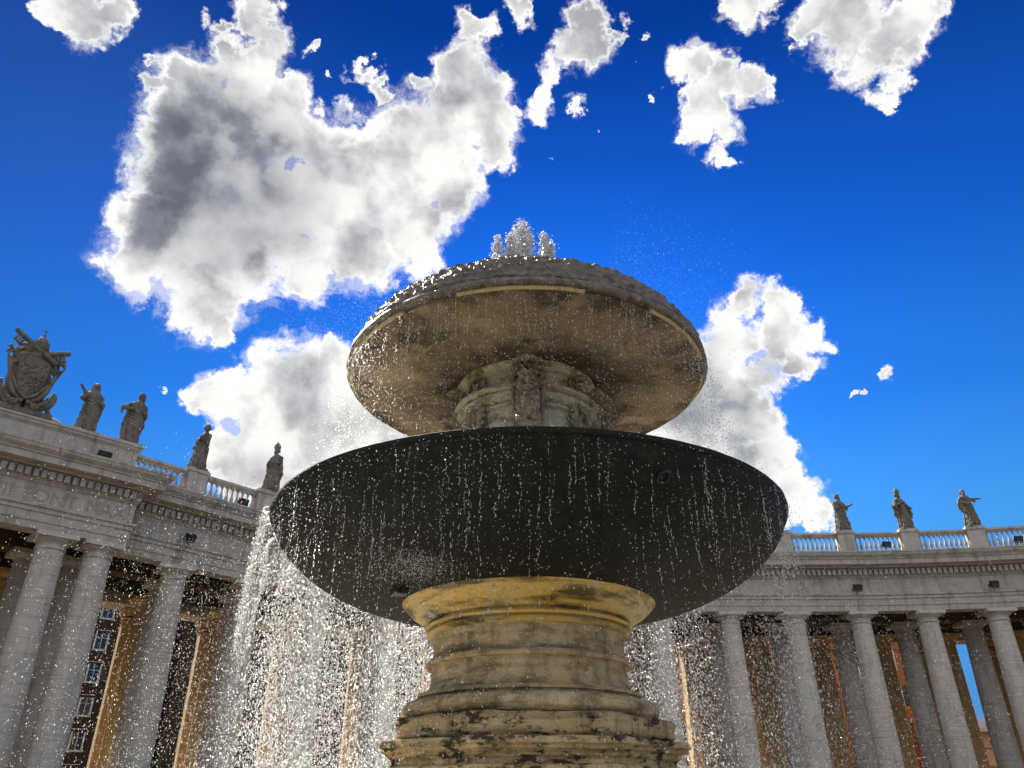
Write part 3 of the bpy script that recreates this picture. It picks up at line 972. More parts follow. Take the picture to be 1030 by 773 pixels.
# portico statues
q = PP(-.1,-.75); az = math.atan2(PD.y,PD.x)
statue((q.x,q.y,20.725), az, 'veiled stone saint raising one hand beside the coat of arms', lean=.05, head=(.0,-.02), head_turn=-.3, veil=True, beard=False, hair=False, stretch=1.06,
       arms=[[(-.36,0,2.38),(-.55,-.15,2.05),(-.52,-.38,2.3),(-.78,-.5,2.52)], [(.38,0,2.38),(.52,-.1,1.98),(.28,-.38,1.92)]],
       cloak=[([(.38,.1,2.5),(.5,.12,1.9),(.42,.12,1.1),(.25,.1,.4)],[.13,.2,.22,.15])], seed=1, width=1.05)
q = PP(2.42,-.75)
statue((q.x,q.y,20.725), az, 'bareheaded stone saint with bent elbow, at the right end of the portico', lean=.12, head=(.06,-.02), head_turn=.9, beard=True, stretch=1.15,
       arms=[[(-.36,0,2.38),(-.78,.02,2.12),(-.42,-.36,2.02)], [(.38,0,2.38),(.5,-.1,1.95),(.2,-.38,1.98)]],
       cloak=[([(.3,.15,2.45),(.46,.1,1.9),(.5,.1,1.3),(.42,.1,.7)],[.12,.18,.2,.1]),([(-.1,.2,2.4),(-.1,.3,1.4),(-.1,.25,.3)],[.3,.36,.34])], seed=2)
def book(mb):
    mb.boxm(Matrix.Translation((.52,-.42,2.12)) @ Matrix.Rotation(.5,4,'Y') @ Matrix.Rotation(.6,4,'X'), (.36,.08,.3))
p = LINE[0]
statue((p.x,p.y,21.03), -.55, 'stooping stone saint reading an open book on the left balustrade', lean=.22, head=(.22,-.12), head_turn=.8,
       arms=[[(-.30,0,2.38),(-.35,-.2,1.98),(.15,-.42,2.1)], [(.38,0,2.38),(.52,-.15,2.0),(.72,-.42,2.2)]],
       cloak=[([(-.1,.2,2.55),(-.46,.15,2.2),(-.56,.1,1.8),(-.3,.1,1.4)],[.2,.36,.34,.16],.8),([(-.2,.1,1.4),(-.4,.1,.7),(-.55,.05,.3)],[.2,.22,.14])], extras=book, seed=3, width=.92)
p = LINE[1]+Vector((.35,.3))
statue((p.x,p.y,21.03), -.35, 'stone bishop in a tall mitre standing beside the left rim of the black basin', head=(0,-.02), mitre=True, stretch=1.1,
       arms=[[(-.36,0,2.38),(-.5,-.1,1.98),(-.2,-.4,2.05)], [(.38,0,2.38),(.5,-.1,1.98),(.22,-.4,1.9)]],
       cloak=[([(-.3,.05,2.5),(-.5,.0,1.9),(-.5,0,1.2),(-.4,0,.6)],[.12,.18,.2,.14]),([(.3,.05,2.5),(.5,0,1.9),(.55,0,1.2),(.5,0,.9)],[.12,.18,.22,.12])], seed=4, width=1.0)
def child(mb):
    ring_body(mb, [(.12,.5,-.1,.22,.2),(.5,.48,-.1,.2,.18),(.85,.46,-.1,.17,.15),(.98,.45,-.1,.08,.08)], folds=5, amp=.08, n=24, sub=3)
    mb.ball((.45,-.12,1.1), (.13,.14,.16), 12)
    mb.tube([(.55,-.1,.85),(.66,-.22,.7),(.55,-.32,.62)], [.07,.06,.045], 8)
RI = 9   # index of the pedestal over the fourth visible column of the right wing
def right_index(px):
    best = None
    for i, p in enumerate(LINE):
        X, Y, Z = p.x, p.y, 21-EYE
        fw = Y*math.cos(PITCH)+Z*math.sin(PITCH)
        x = CX+FPX*X/fw
        if best is None or abs(x-px) < best[0]: best = (abs(x-px), i, x)
    return best
i5 = right_index(845)[1]
p = LINE[i5]
statue((p.x,p.y,21.03), .25, 'stone saint with a raised hand and a small child at his feet', lean=.12, head=(-.03,-.02), head_turn=.3, hair=True,
       arms=[[(-.36,0,2.38),(-.45,-.15,1.95),(-.1,-.4,1.98)], [(.38,0,2.38),(.5,-.2,2.05),(.78,-.45,2.22)]], extras=child, seed=5, width=1.0)
p = LINE[i5+1]
statue((p.x,p.y,21.03), .3, 'stone bishop in a mitre and wide cope, middle of the right balustrade', head=(-.04,-.02), mitre=True, lean=-.05,
       arms=[[(-.36,0,2.38),(-.5,-.15,1.98),(-.1,-.42,2.15)], [(.38,0,2.38),(.6,-.1,2.0),(.55,-.4,1.75)]],
       cloak=[([(-.35,.05,2.45),(-.55,.0,1.9),(-.5,0,1.3),(-.35,0,.9)],[.14,.2,.22,.12]),([(.35,.05,2.45),(.6,0,1.9),(.72,0,1.35),(.72,-.05,1.0)],[.14,.2,.22,.08])], seed=6)
p = LINE[i5+2]
statue((p.x,p.y,21.03), .3, 'stone saint stretching one arm out to the right, rightmost on the balustrade', head=(-.1,-.02), head_turn=-.5, lean=.05,
       arms=[[(-.36,0,2.38),(-.55,-.1,2.0),(-.25,-.4,1.85)], [(.38,0,2.40),(.72,-.12,2.42),(1.06,-.25,2.45)]],
       cloak=[([(-.35,.05,2.5),(-.62,.0,2.1),(-.6,0,1.6),(-.45,0,1.2)],[.14,.2,.2,.1]),([(.4,.05,2.4),(.5,.1,1.9),(.55,.1,1.3),(.6,.05,.7)],[.12,.2,.22,.1])], seed=7)

# ------------------------------------------------------------------ coat of arms
crest_p = PP(-3.55,-.7)
crest = thing('coat_of_arms', 'large carved stone coat of arms with tiara and crossed keys', 'coat of arms', (crest_p.x, crest_p.y, 20.9), az); crest.scale = (.86,1,1.0)
def spiral(c, r0, turns, z_axis_dir=1, start=0.0, n=26, y=0.0, grow=.18):
    out = []
    for i in range(n):
        t = i/(n-1)
        a = start + z_axis_dir*turns*2*PI*t
        r = r0*(1-t)+grow*r0*t
        out.append((c[0]+r*math.cos(a), y, c[1]+r*math.sin(a)))
    return out
# shield
mb = MB()
nv = 22; nu = 22
vs = []; fs = []
def shield_w(t):   # t: 0 bottom .. 1 top
    return (.12+1.03*math.sin(min(1, t*1.15)*PI/2)**.8) * (1+.12*math.sin(t*PI*2.2+.4))
for j in range(nv+1):
    t = j/nv
    for i in range(nu+1):
        u = -1+2*i/nu
        x = u*shield_w(t); z = .75+2.75*t
        y = -.42*(1-u*u)**.5*(1-.35*(2*t-1)**2) - .12
        vs.append((x,y,z))
for j in range(nv):
    for i in range(nu):
        a = j*(nu+1)+i; fs.append((a,a+1,a+nu+2,a+nu+1))
o0 = len(vs)
vs += [(x, y+.45+.25*(1-(x/1.3)**2), z) for x,y,z in vs[:]]
for j in range(nv):
    for i in range(nu):
        a = o0+j*(nu+1)+i; fs.append((a,a+nu+1,a+nu+2,a+1))
for i in range(nu):
    fs.append((i,o0+i,o0+i+1,i+1)); a = nv*(nu+1)+i; fs.append((a,a+1,o0+a+1,o0+a))
for j in range(nv):
    a = j*(nu+1); fs.append((a,a+nu+1,o0+a+nu+1,o0+a)); a += nu; fs.append((a,o0+a,o0+a+nu+1,a+nu+1))
mb.add(vs, fs)
mb.build('shield', 'statue', crest, smooth=True)
mb = MB()
rr = random.Random(3)
for i in range(70):      # carved charges in relief
    t = .25+.6*rr.random(); u = rr.uniform(-.72,.72)
    x = u*shield_w(t); z = .75+2.75*t; y = -.42*(1-u*u)**.5*(1-.35*(2*t-1)**2)-.13
    mb.ball((x,y,z), (rr.uniform(.05,.13), .06, rr.uniform(.05,.13)), 8)
mb.build('carved_relief', 'statue', crest, smooth=True)
mb = MB()
for s_ in (-1,1):        # scrolled frame of the cartouche
    mb.tube([(s_*.15,-.3,.62),(s_*.75,-.35,1.0),(s_*1.12,-.3,1.6),(s_*1.28,-.2,2.3),(s_*1.42,-.15,2.9),(s_*1.55,-.2,3.15)], [.16,.17,.15,.14,.2,.16], 12)
    mb.tube(spiral((s_*1.38,3.05), .34, 1.15, s_, PI/2 if s_ < 0 else PI/2, y=-.22), [.17-.004*i for i in range(26)], 12)
    mb.tube([(s_*.1,-.15,3.45),(s_*.6,-.25,3.62),(s_*1.1,-.2,3.45),(s_*1.4,-.2,3.3)], [.14,.15,.14,.12], 10)
    mb.tube([(s_*1.15,-.25,2.1),(s_*.55,-.5,1.15),(0,-.55,.75)], [.08,.11,.09], 10)
mb.build('scrolled_frame', 'statue', crest, smooth=True)
mb = MB()
for s_ in (-1,1):        # big volutes and garlands of the base
    mb.tube([(s_*.2,-.1,.25),(s_*1.0,-.15,.45),(s_*1.6,-.15,.95),(s_*1.85,-.15,1.35)], [.38,.36,.26,.2], 14)
    mb.tube(spiral((s_*1.72,1.2), .36, 1.2, -s_, PI/2, y=-.15), [.2-.005*i for i in range(26)], 12)
    mb.tube([(s_*1.9,-.1,1.0),(s_*1.75,-.12,.6),(s_*1.95,-.15,.25),(s_*2.1,-.15,.05)], [.2,.16,.2,.22], 12)
    mb.tube(spiral((s_*1.85,.16), .26, 1.0, s_, -PI/2, y=-.3), [.12-.003*i for i in range(26)], 10)
    for k in range(26):
        t = k/25
        mb.ball((s_*(.2+1.35*t), -.5-.05*math.sin(k*2.1), .62-.35*math.sin(t*PI)+.35*t+.07*math.sin(k*3.3)), .12+.03*math.sin(k*1.3), 8)
mb.box((0,.0,.1), (4.3,.9,.3))
o = mb.build('volute_base', 'statue', crest, smooth=True); o.scale = (.86,1,1)
mb = MB(); mb.ball((0,.22,2.1),(1.35,.28,1.55),24); mb.ball((0,.25,3.3),(1.3,.28,.55),20); mb.ball((0,.2,.9),(1.5,.3,.7),20); mb.build('back_plate', 'statue', crest, smooth=True)
# tiara
mb = MB()
mb.lathe([(.40,3.78),(.46,3.82),(.46,3.92),(.43,3.95),(.48,4.12),(.52,4.14),(.52,4.22),(.47,4.25),(.46,4.45),(.48,4.47),(.47,4.55),(.40,4.6),(.34,4.8),(.2,4.98),(.06,5.06),(.05,5.12)], 24)
for z, r_ in ((4.22,.5),(3.92,.46),(4.55,.45)):
    for k in range(12):
        a = 2*PI*k/12; mb.ball((r_*math.sin(a), r_*math.cos(a), z+.06), (.05,.05,.1), 6)
o = mb.build('tiara', 'statue', crest, smooth=True)
m2 = MB(); m2.ball((0,0,5.18), .09, 10); m2.box((0,0,5.42),(.05,.05,.42)); m2.box((0,0,5.44),(.22,.05,.05)); m2.build('cross_finial', 'statue', o)
# crossed keys
for s_ in (-1,1):
    mb = MB()
    a0 = Vector((-s_*1.15, -.36+.12*s_, 3.35)); a1 = Vector((s_*1.75, -.36+.12*s_, 4.75 if s_ < 0 else 4.4))
    mb.tube([a0, a1], .15, 10)
    d = (a1-a0).normalized(); up = Vector((-d.z,0,d.x))
    for k in (.35,.5,.65,.98): mb.ball(a0+(a1-a0)*k, .15, 10)
    bit = a1 - d*.35
    for k in range(3):
        mb.boxm(Matrix.Translation(bit - d*(k*.2) - up*s_*.3*(1 if s_>0 else 1)) @ Matrix.Rotation(-math.atan2(d.z,d.x),4,'Y'), (.13,.14,.5))
    mb.boxm(Matrix.Translation(bit - d*.2 - up*s_*.5) @ Matrix.Rotation(-math.atan2(d.z,d.x),4,'Y'), (.6,.12,.1))
    th_ = [a0 + d*(-.28+.28*math.cos(t*2*PI/12)) + up*.28*math.sin(t*2*PI/12) for t in range(13)]
    mb.tube(th_, .07, 8)
    mb.build('crossed_key', 'statue', crest, smooth=True)
# ribbons and acanthus behind the tiara
mb = MB()
for s_ in (-1,1):
    mb.tube([(s_*.45,.05,3.8),(s_*.9,-.05,3.95),(s_*1.25,0,3.62),(s_*1.55,-.05,3.72),(s_*1.85,0,3.45)], [.16,.2,.2,.18,.06], 10, .5)
    mb.tube([(s_*.4,0,4.0),(s_*.8,.05,4.3),(s_*1.2,.05,4.15),(s_*1.5,.05,4.32)], [.14,.17,.14,.05], 10, .5)
    for k in range(9):
        mb.ball((s_*(.5+.15*k), -.1+.05*math.sin(k*2), 3.68+.14*math.sin(k*1.9+s_)), (.14,.1,.13), 8)
mb.build('ribbon', 'statue_gold_lit', crest, smooth=True)
mb = MB()
mb.tube([(-.5,-.1,3.55),(0,-.3,3.72),(.5,-.1,3.55)], [.2,.24,.2], 12); mb.ball((0,-.2,3.62),(.42,.3,.22),14)
mb.build('cherub_head', 'statue', crest, smooth=True)

# ------------------------------------------------------------------ floodlights
def floodlight(loc, rz, label, s=1.0):
    t = thing('floodlight', label, 'floodlight', loc, rz, 'black floodlights on the colonnade')
    b = MB(); b.boxm(Matrix.Translation((0,-.28*s,.26*s)) @ Matrix.Rotation(.5,4,'X'), (.62*s,.34*s,.42*s)); b.build('housing', 'blackmetal', t, bevel=.03)
    b = MB(); b.boxm(Matrix.Translation((0,-.375*s,.205*s)) @ Matrix.Rotation(.5,4,'X'), (.52*s,.16*s,.32*s)); b.build('lens', 'glass', t)
    b = MB(); b.tube([(-.34*s,-.1*s,.28*s),(-.36*s,-.05*s,0.02),(.36*s,-.05*s,0.02),(.34*s,-.1*s,.28*s)], .03*s, 6); b.tube([(0,.0,.02),(0,0.05,-.12)], .04, 6); b.build('bracket', 'iron', t)
def px_point(px, py, p0, d, off=0):
    """point on the vertical facade plane through p0 along d seen at a pixel (used to find where real fittings are fixed)"""
    v = sky_dir(px, py); nn_ = Vector((-d.y, d.x)); pp0 = p0 - nn_*off
    t = (pp0.dot(nn_))/(v.x*nn_.x+v.y*nn_.y)
    return Vector((v.x*t, v.y*t, v.z*t+EYE))
dR1 = (FR[i5+1]-FR[i5]).normalized(); dR2 = (FR[i5+2]-FR[i5+1]).normalized()
f = px_point(863,600, FR[i5], dR1, .45); floodlight((f.x,f.y,15.93), 0.0, 'black floodlight on the right frieze, nearer the fountain')
f = px_point(1001,597, FR[i5+2], (FR[i5+3]-FR[i5+2]).normalized(), .45); floodlight((f.x,f.y,15.93), -.15, 'black floodlight on the right frieze, nearer the photo edge')
f = px_point(892,556, FR[i5], dR1, .9); floodlight((f.x,f.y,19.15), 0.0, 'black floodlight in front of the balusters left of the mitred bishop', .95)
f = px_point(1025,549, FR[i5+2], (FR[i5+3]-FR[i5+2]).normalized(), .9); floodlight((f.x,f.y,19.15), -.15, 'black floodlight in front of the balusters at the right edge', .95)
dL = (FR[1]-FR[0]).normalized()
f = px_point(188,550, FR[0], dL, .45); floodlight((f.x,f.y,15.93), .8, 'black floodlight on the frieze above the single left column')
f = px_point(243,505, FR[0], dL, .9); floodlight((f.x,f.y,18.95), .8, 'black floodlight in front of the left balustrade')
f = PP(1.05,.3); floodlight((f.x,f.y,18.98), az, 'black floodlight on the portico cornice between two statues', 1.15)

# ------------------------------------------------------------------ buildings beyond
def building(name, label, x0, y0, x1, y1, h, wall, floors, bays, roofm='roof', depth=14, win=(1.3,2.2), gable=False, z_first=3.0):
    t = thing(name, label, 'building', (0,0,0))
    a = Vector((x0,y0)); b = Vector((x1,y1)); d = (b-a).normalized(); n = Vector((d.y,-d.x)); L = (b-a).length
    mb = MB(); sweep(mb, [a,b], [(0,0),(0,h),(-depth,h),(-depth,0)]); mb.build('wall', wall, t)
    mb = MB(); sweep(mb, [a-d*.6,b+d*.6], [(.7,h),(.7,h+.35),(0,h+.5),(-depth/2,h+3.0 if not gable else h+2),(-depth-.7,h+.3),(-depth-.7,h)]); mb.build('roof', roofm, t)
    mb = MB()
    for z in [z_first-1.4+k*(h-z_first)/floors for k in range(1, floors+1)]:
        sweep(mb, [a,b], [(0.0,z-.12),(.18,z-.12),(.18,z+.12),(0.0,z+.12)])
    mb.build('string_course', wall, t)
    for k in range(floors):
        for i in range(bays):
            s = L*(i+.5)/bays; z = z_first + k*(h-z_first)/floors+.4
            q = a+d*s
            an = math.atan2(d.y,d.x)
            w, hh = win
            fm = MB()
            for dx, dz, sx_, sz in ((-w/2-.09,0,.2,hh+.38),(w/2+.09,0,.2,hh+.38),(0,hh/2+.1,w,.2),(0,-hh/2-.14,w+.5,.22),(0,0,.07,hh),(0,.25,w,.06)):
                qq = q + d*dx + n*.06
                fm.box((qq.x,qq.y,z+hh/2+dz),(sx_,.12,sz), an)
            fo = fm.build('window', 'window_frame', t)
            gp = MB(); qq = q+n*.012; gp.box((qq.x,qq.y,z+hh/2),(w,.03,hh), an); gp.build('pane', 'glass', fo)
            if (i+k) % 3 == 0:
                for s_ in (-1,1):
                    sp = MB()
                    qq = q+d*s_*(w*.5+.55)+n*.05; sp.box((qq.x,qq.y,z+hh/2),(.68,.08,hh), an)
                    sp.build('shutter', 'shutter', fo)
    return t
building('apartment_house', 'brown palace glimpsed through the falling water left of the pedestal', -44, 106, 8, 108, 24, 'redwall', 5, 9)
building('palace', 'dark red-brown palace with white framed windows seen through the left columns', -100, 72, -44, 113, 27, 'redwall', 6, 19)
building('town_house', 'tall orange house glimpsed between columns of the right wing', 9, 99.5, 53.6, 99, 24, 'orangewall', 5, 9)
building('gabled_house', 'low pink house with pale roof under open sky, seen between right columns', 46.5, 91.5, 63, 88, 8.3, 'pinkwall', 3, 4, roofm='window_frame', gable=True)

# ------------------------------------------------------------------ fountain
FX, FY = 0.2, 9.5
fount = thing('fountain', 'two-tiered stone fountain with a black basin under a scaled mushroom cap', 'fountain', (FX, FY, 0))
def E(h): return h+EYE
def jitter(amp, sc, seed=0.0):
    def fn(r, z, th):
        n = mnoise.noise(Vector((math.sin(th)*r*sc+seed, math.cos(th)*r*sc, z*sc*1.5)))
        n2 = mnoise.noise(Vector((math.sin(th)*r*sc*4+seed, math.cos(th)*r*sc*4, z*sc*6)))
        return r+amp*(n+.4*n2), z
    return fn
def dense(prof, step=.04):
    out = [prof[0]]
    for a, b in zip(prof, prof[1:]):
        L = math.hypot(b[0]-a[0], b[1]-a[1]); k = max(1, int(L/step))
        for i in range(1, k+1): out.append((a[0]+(b[0]-a[0])*i/k, a[1]+(b[1]-a[1])*i/k))
    return out
def smoothprof(pts_, sub=6):
    return [tuple(v) for v in catmull([Vector(p) for p in pts_], sub)]

# lower basin
outer = smoothprof([(1.2,2.08),(1.5,2.07),(2.0,2.13),(2.4,2.26),(2.75,2.46),(3.0,2.69),(3.1,2.86),(3.14,2.95)], 5)
lip = [(3.14,2.957),(3.158,2.965),(3.165,2.99),(3.16,3.015),(3.13,3.035),(3.05,3.035),(3.0,3.0)]
inner = smoothprof([(2.95,2.95),(2.8,2.8),(2.4,2.6),(1.6,2.5),(.9,2.5)], 4)
mb = MB(); mb.lathe([(r, E(h)) for r, h in outer+lip+inner], 160, fn=jitter(.008, 2.5))
lb = mb.build('lower_basin', 'granite', fount, smooth=True); lb['label'] = 'wet black granite basin'
mb = MB(); mb.lathe([(2.9,E(2.88)),(.7,E(2.9))], 64, cap=False); wt = mb.build('basin_water', 'pool', fount)
def basin_z(r):
    rs = [a for a, b in outer]; return float(np.interp(r, rs, [b for a, b in outer]))
# drain hole and iron cramp under the basin
def basin_hit(px, py):
    v = sky_dir(px, py); best = None
    for i in range(4000):
        t = 4+i*.003
        P = v*t
        r = math.hypot(P.x-FX, P.y-FY)
        if r < 3.1 and P.z >= basin_z(r): return P, r
    return None, None
P, r = basin_hit(666, 479)
if P:
    mb = MB(); rd = Vector((P.x-FX, P.y-FY)).normalized()
    nrm = Vector((rd.x*.75, rd.y*.75, -.66)).normalized()
    c = Vector((P.x-FX, P.y-FY, P.z+EYE))
    q = nrm.to_track_quat('Z','Y').to_matrix()
    ring = [c+nrm*.03+q@Vector((.055*math.cos(a*PI/8), .055*math.sin(a*PI/8), 0)) for a in range(17)]
    mb.tube(ring, .014, 8)
    mb.tube([c-nrm*.05, c+nrm*.02], .05, 16)
    mb.build('drain_hole', 'blackmetal', fount)  # black ringed disc stands in for the dark inside of the hole
P, r = basin_hit(402, 592)
if P:
    mb = MB(); mb.boxm(Matrix.Translation((P.x-FX, P.y-FY, P.z+EYE)) @ Matrix.Rotation(.5,4,'Z'), (.16,.2,.15)); mb.build('iron_cramp', 'blackmetal', fount, bevel=.02)

# pedestal collar (ochre), neck, torus
coll = smoothprof([(1.42,2.16),(1.53,2.20),(1.555,2.17),(1.55,2.12),(1.50,2.05),(1.40,1.96),(1.29,1.90),(1.225,1.86)], 5)
coll2 = [(1.165,1.852),(1.16,1.825),(1.215,1.822),(1.235,1.80),(1.215,1.778),(1.15,1.775),(1.15,1.75),(1.20,1.747),(1.21,1.72),(1.17,1.70)]
mb = MB(); mb.lathe([(r_, E(h)) for r_, h in coll+coll2], 128, fn=jitter(.006, 3)); c_ = mb.build('collar', 'collar', fount, smooth=True); c_['label'] = 'ochre moulded collar under the black basin'
neck = smoothprof([(1.14,1.70),(1.12,1.60),(1.12,1.50),(1.135,1.43)], 5)+[(1.135,1.425),(1.19,1.42),(1.205,1.39),(1.19,1.36),(1.14,1.355),(1.13,1.34)]+smoothprof([(1.13,1.33),(1.13,1.22),(1.16,1.13),(1.215,1.07)], 5)+[(1.215,1.067),(1.28,1.06),(1.285,1.025),(1.25,1.015),(1.25,.995)]
tor = smoothprof([(1.27,.985),(1.38,.975),(1.45,.92),(1.46,.86),(1.42,.80),(1.36,.785)], 6)
mb = MB(); mb.lathe([(r_, E(h)) for r_, h in dense(neck+tor, .03)], 160, fn=jitter(.022, 3.4, 5)); mb.build('pedestal_neck', 'neck', fount, smooth=True)

def octo_sweep(mb, prof, n=8, rot=0.0, sub=14, amp=.01):
    vs = []; k = n*sub
    for (ap, z) in prof:
        for s_ in range(n):
            a0 = rot+2*PI*s_/n; a1 = rot+2*PI*(s_+1)/n
            rc = ap/math.cos(PI/n)
            p0 = Vector((rc*math.sin(a0), rc*math.cos(a0))); p1 = Vector((rc*math.sin(a1), rc*math.cos(a1)))
            for i in range(sub):
                q = p0.lerp(p1, i/sub)
                nz = mnoise.noise(Vector((q.x*3, q.y*3, z*4)))*amp + mnoise.noise(Vector((q.x*11, q.y*11, z*14)))*amp*.7
                q = q*(1+nz)
                vs.append((q.x, q.y, z+nz*.4))
    fs = []
    for j in range(len(prof)-1):
        for i in range(k):
            fs.append((j*k+i, (j+1)*k+i, (j+1)*k+(i+1) % k, j*k+(i+1) % k))
    fs.append(tuple(range(k))); fs.append(tuple(range((len(prof)-1)*k, len(prof)*k))[::-1])
    mb.add(vs, fs)
ROT = R(-164)
pb = [(1.2,.79),(1.46,.785),(1.49,.76),(1.485,.60),(1.46,.575),(1.42,.57)]
mb = MB(); octo_sweep(mb, [(r_, E(h)) for r_, h in dense(pb, .03)], rot=ROT, amp=.022); mb.build('pedestal_plinth', 'eroded', fount, smooth=True)
pb2 = [(1.3,.572),(1.52,.57),(1.62,.555),(1.64,.50),(1.60,.485),(1.59,.455),(1.54,.44),(1.54,.40),(1.50,.375),(1.50,.33),(1.56,.31),(1.57,.27),(1.49,.255),(1.44,.22),(1.44,-1.2),(1.7,-1.25),(1.75,-1.6)]
mb = MB(); octo_sweep(mb, [(r_, E(h)) for r_, h in dense(pb2, .04)], rot=ROT, amp=.02); mb.build('pedestal_base', 'eroded', fount, smooth=True)
# panel borders on the faces of the base
mb = MB()
for k in range(8):
    a = ROT+2*PI*(k+.5)/8; n_ = Vector((math.sin(a), math.cos(a))); t_ = Vector((n_.y,-n_.x)); ang_ = math.atan2(t_.y,t_.x)
    for dx, z, sx_, sz in ((0,.13,.9,.03),(-.45,-.4,.03,1.06),(.45,-.4,.03,1.06),(0,-.95,.9,.03)):
        q = n_*1.455+t_*dx
        mb.box((q.x,q.y,E(z)),(sx_,.05,sz), ang_)
mb.build('panel_border', 'neck', fount)

# drum between the basins
dr = [(.84,2.9),(.84,4.40),(.90,4.41),(.90,4.44),(.865,4.45),(.865,4.47),(.93,4.49),(.965,4.52),(.97,4.56),(.93,4.58),(.93,4.60),(1.0,4.62),(1.0,4.66),(.85,4.68),(.83,4.70),(.83,4.92),(.90,4.94),(.90,4.97),(.96,5.0),(.96,5.08)]
mb = MB(); mb.lathe([(r_, E(h)) for r_, h in dense(dr, .03)], 128, fn=jitter(.006, 4)); mb.build('drum', 'drum', fount, smooth=True)

# scroll brackets and carved masks round the drum
def bracket_mesh():
    b = MB()     # local: x outward, y along the drum, z up
    for dy, s_ in ((0.0, 1),):
        b.tube([(.17, y_, z_) for y_, _, z_ in spiral((0, .10), .165, 2.1, -1, PI/2, 44)], [.03-.0003*i for i in range(44)], 8)
    b.tube([(.0,0,.10),(.14,0,.10)], .17, 28)
    b.tube([(.17,-.15,.2),(.17,-.10,.36),(.18,.02,.42),(.16,.12,.40)], [.03,.035,.035,.03], 8)
    b.tube([(.14,.16,.12),(.15,.17,-.1),(.15,.12,-.3),(.19,.13,-.6)], [.035,.04,.045,.05], 8)
    b.tube([(.14,-.16,.08),(.15,-.14,-.1),(.14,-.12,-.3),(.17,-.13,-.6)], [.03,.035,.04,.045], 8)
    b.box((.05,0,.1),(.14,.30,.5)); b.box((.05,0,-.35),(.14,.24,.6)); b.box((.07,0,.47),(.24,.36,.07)); b.box((.06,0,.415),(.2,.31,.04))
    rr_ = random.Random(9)
    for k in range(34):
        y_ = rr_.uniform(-.1,.1); z_ = -.66+.62*rr_.random()
        b.ball((.14+.04*rr_.random(), y_, z_), (.035,.03,.045), 8)
    for k in range(9):
        b.tube([(.1,-.18,.33-.1*k),(.15,-.22-.02*(k % 2),.30-.1*k),(.12,-.21,.24-.1*k)], [.03,.028,.012], 6)
        b.tube([(.1,.18,.33-.1*k),(.15,.22+.02*(k % 2),.30-.1*k),(.12,.21,.24-.1*k)], [.03,.028,.012], 6)
    me = remeshed(b, .0105, 'scroll_bracket', 0)
    me.materials.append(MT['carved']); return me
BR = bracket_mesh()
def mask_mesh():
    b = MB()       # local: faces -Y, z up, width ~.42, height 1.0
    b.box((0,.06,.0),(.40,.10,1.05))
    b.ball((0,-.03,.12),(.15,.12,.21),20)                       # face
    b.tube([(-.13,-.12,.20),(-.05,-.155,.235),(0,-.15,.20),(.05,-.155,.235),(.13,-.12,.20)], [.03,.034,.028,.034,.03], 8)
    for s_ in (-1,1):
        b.ball((s_*.062,-.135,.155),(.03,.02,.02),10); b.ball((s_*.085,-.115,.06),(.05,.05,.05),10)
        b.ball((s_*.155,-.02,.14),(.035,.05,.07),10)
    b.tube([(0,-.15,.18),(0,-.19,.08)],[.022,.035],8); b.ball((0,-.175,.07),(.05,.035,.03),10)
    b.tube([(-.07,-.13,.0),(0,-.155,.02),(.07,-.13,.0)],[.02,.024,.02],8); b.tube([(-.06,-.13,-.07),(0,-.15,-.09),(.06,-.13,-.07)],[.02,.024,.02],8)
    rr_ = random.Random(5)
    for i in range(40):                                         # mane
        a = rr_.uniform(-.25,PI+.25); q = .19+rr_.uniform(-.02,.04)
        b.tube([(q*math.cos(a)*.95,-.04,.15+q*math.sin(a)*1.15),(q*math.cos(a)*1.1,-.08,.15+q*math.sin(a)*1.3)],[.032,.02],6)
    for i in range(24):                                         # beard and foliage below
        x = rr_.uniform(-.13,.13); b.tube([(x,-.1,-.1),(x*1.1,-.12,-.2-rr_.random()*.1),(x*.8,-.08,-.34-rr_.random()*.08)],[.034,.03,.016],6)
    for s_ in (-1,1):
        b.tube([(s_*.17,-.02,.5),(s_*.19,-.03,.1),(s_*.17,-.03,-.3),(s_*.19,-.02,-.52)],[.03,.028,.028,.03],7)
        for k in range(9): b.ball((s_*.12,-.04,-.3-.03*k+.02*math.sin(k)),(.05,.05,.03),7)
    b.ball((0,-.02,-.45),(.10,.07,.09),12)
    for k in range(8):
        a = k*PI/4; b.ball((.09*math.cos(a),-.05,-.45+.09*math.sin(a)),(.035,.035,.035),7)
    b.tube([(-.16,-.02,.46),(0,-.08,.5),(.16,-.02,.46)],[.05,.06,.05],8)
    me = remeshed(b, .0078, 'carved_mask', 0)
    me.materials.append(MT['carved']); return me
MK = mask_mesh()
for k in range(4):
    a = PI + k*PI/2
    o = bpy.data.objects.new('carved_mask', MK); COL.objects.link(o); o.parent = fount
    o.location = (.91*math.sin(a), .91*math.cos(a), E(4.53)); o.rotation_euler = (0,0,PI-a); o.scale = (1,1.5,1)
for k, dg_ in enumerate((-48, 48, 132, 228)):
    a = PI + R(dg_)
    o = bpy.data.objects.new('scroll_bracket', BR); COL.objects.link(o); o.parent = fount
    o.location = (.77*math.sin(a), .77*math.cos(a), E(4.52)); o.rotation_euler = (0,0,PI/2-a); o.scale = (1,.82,1)

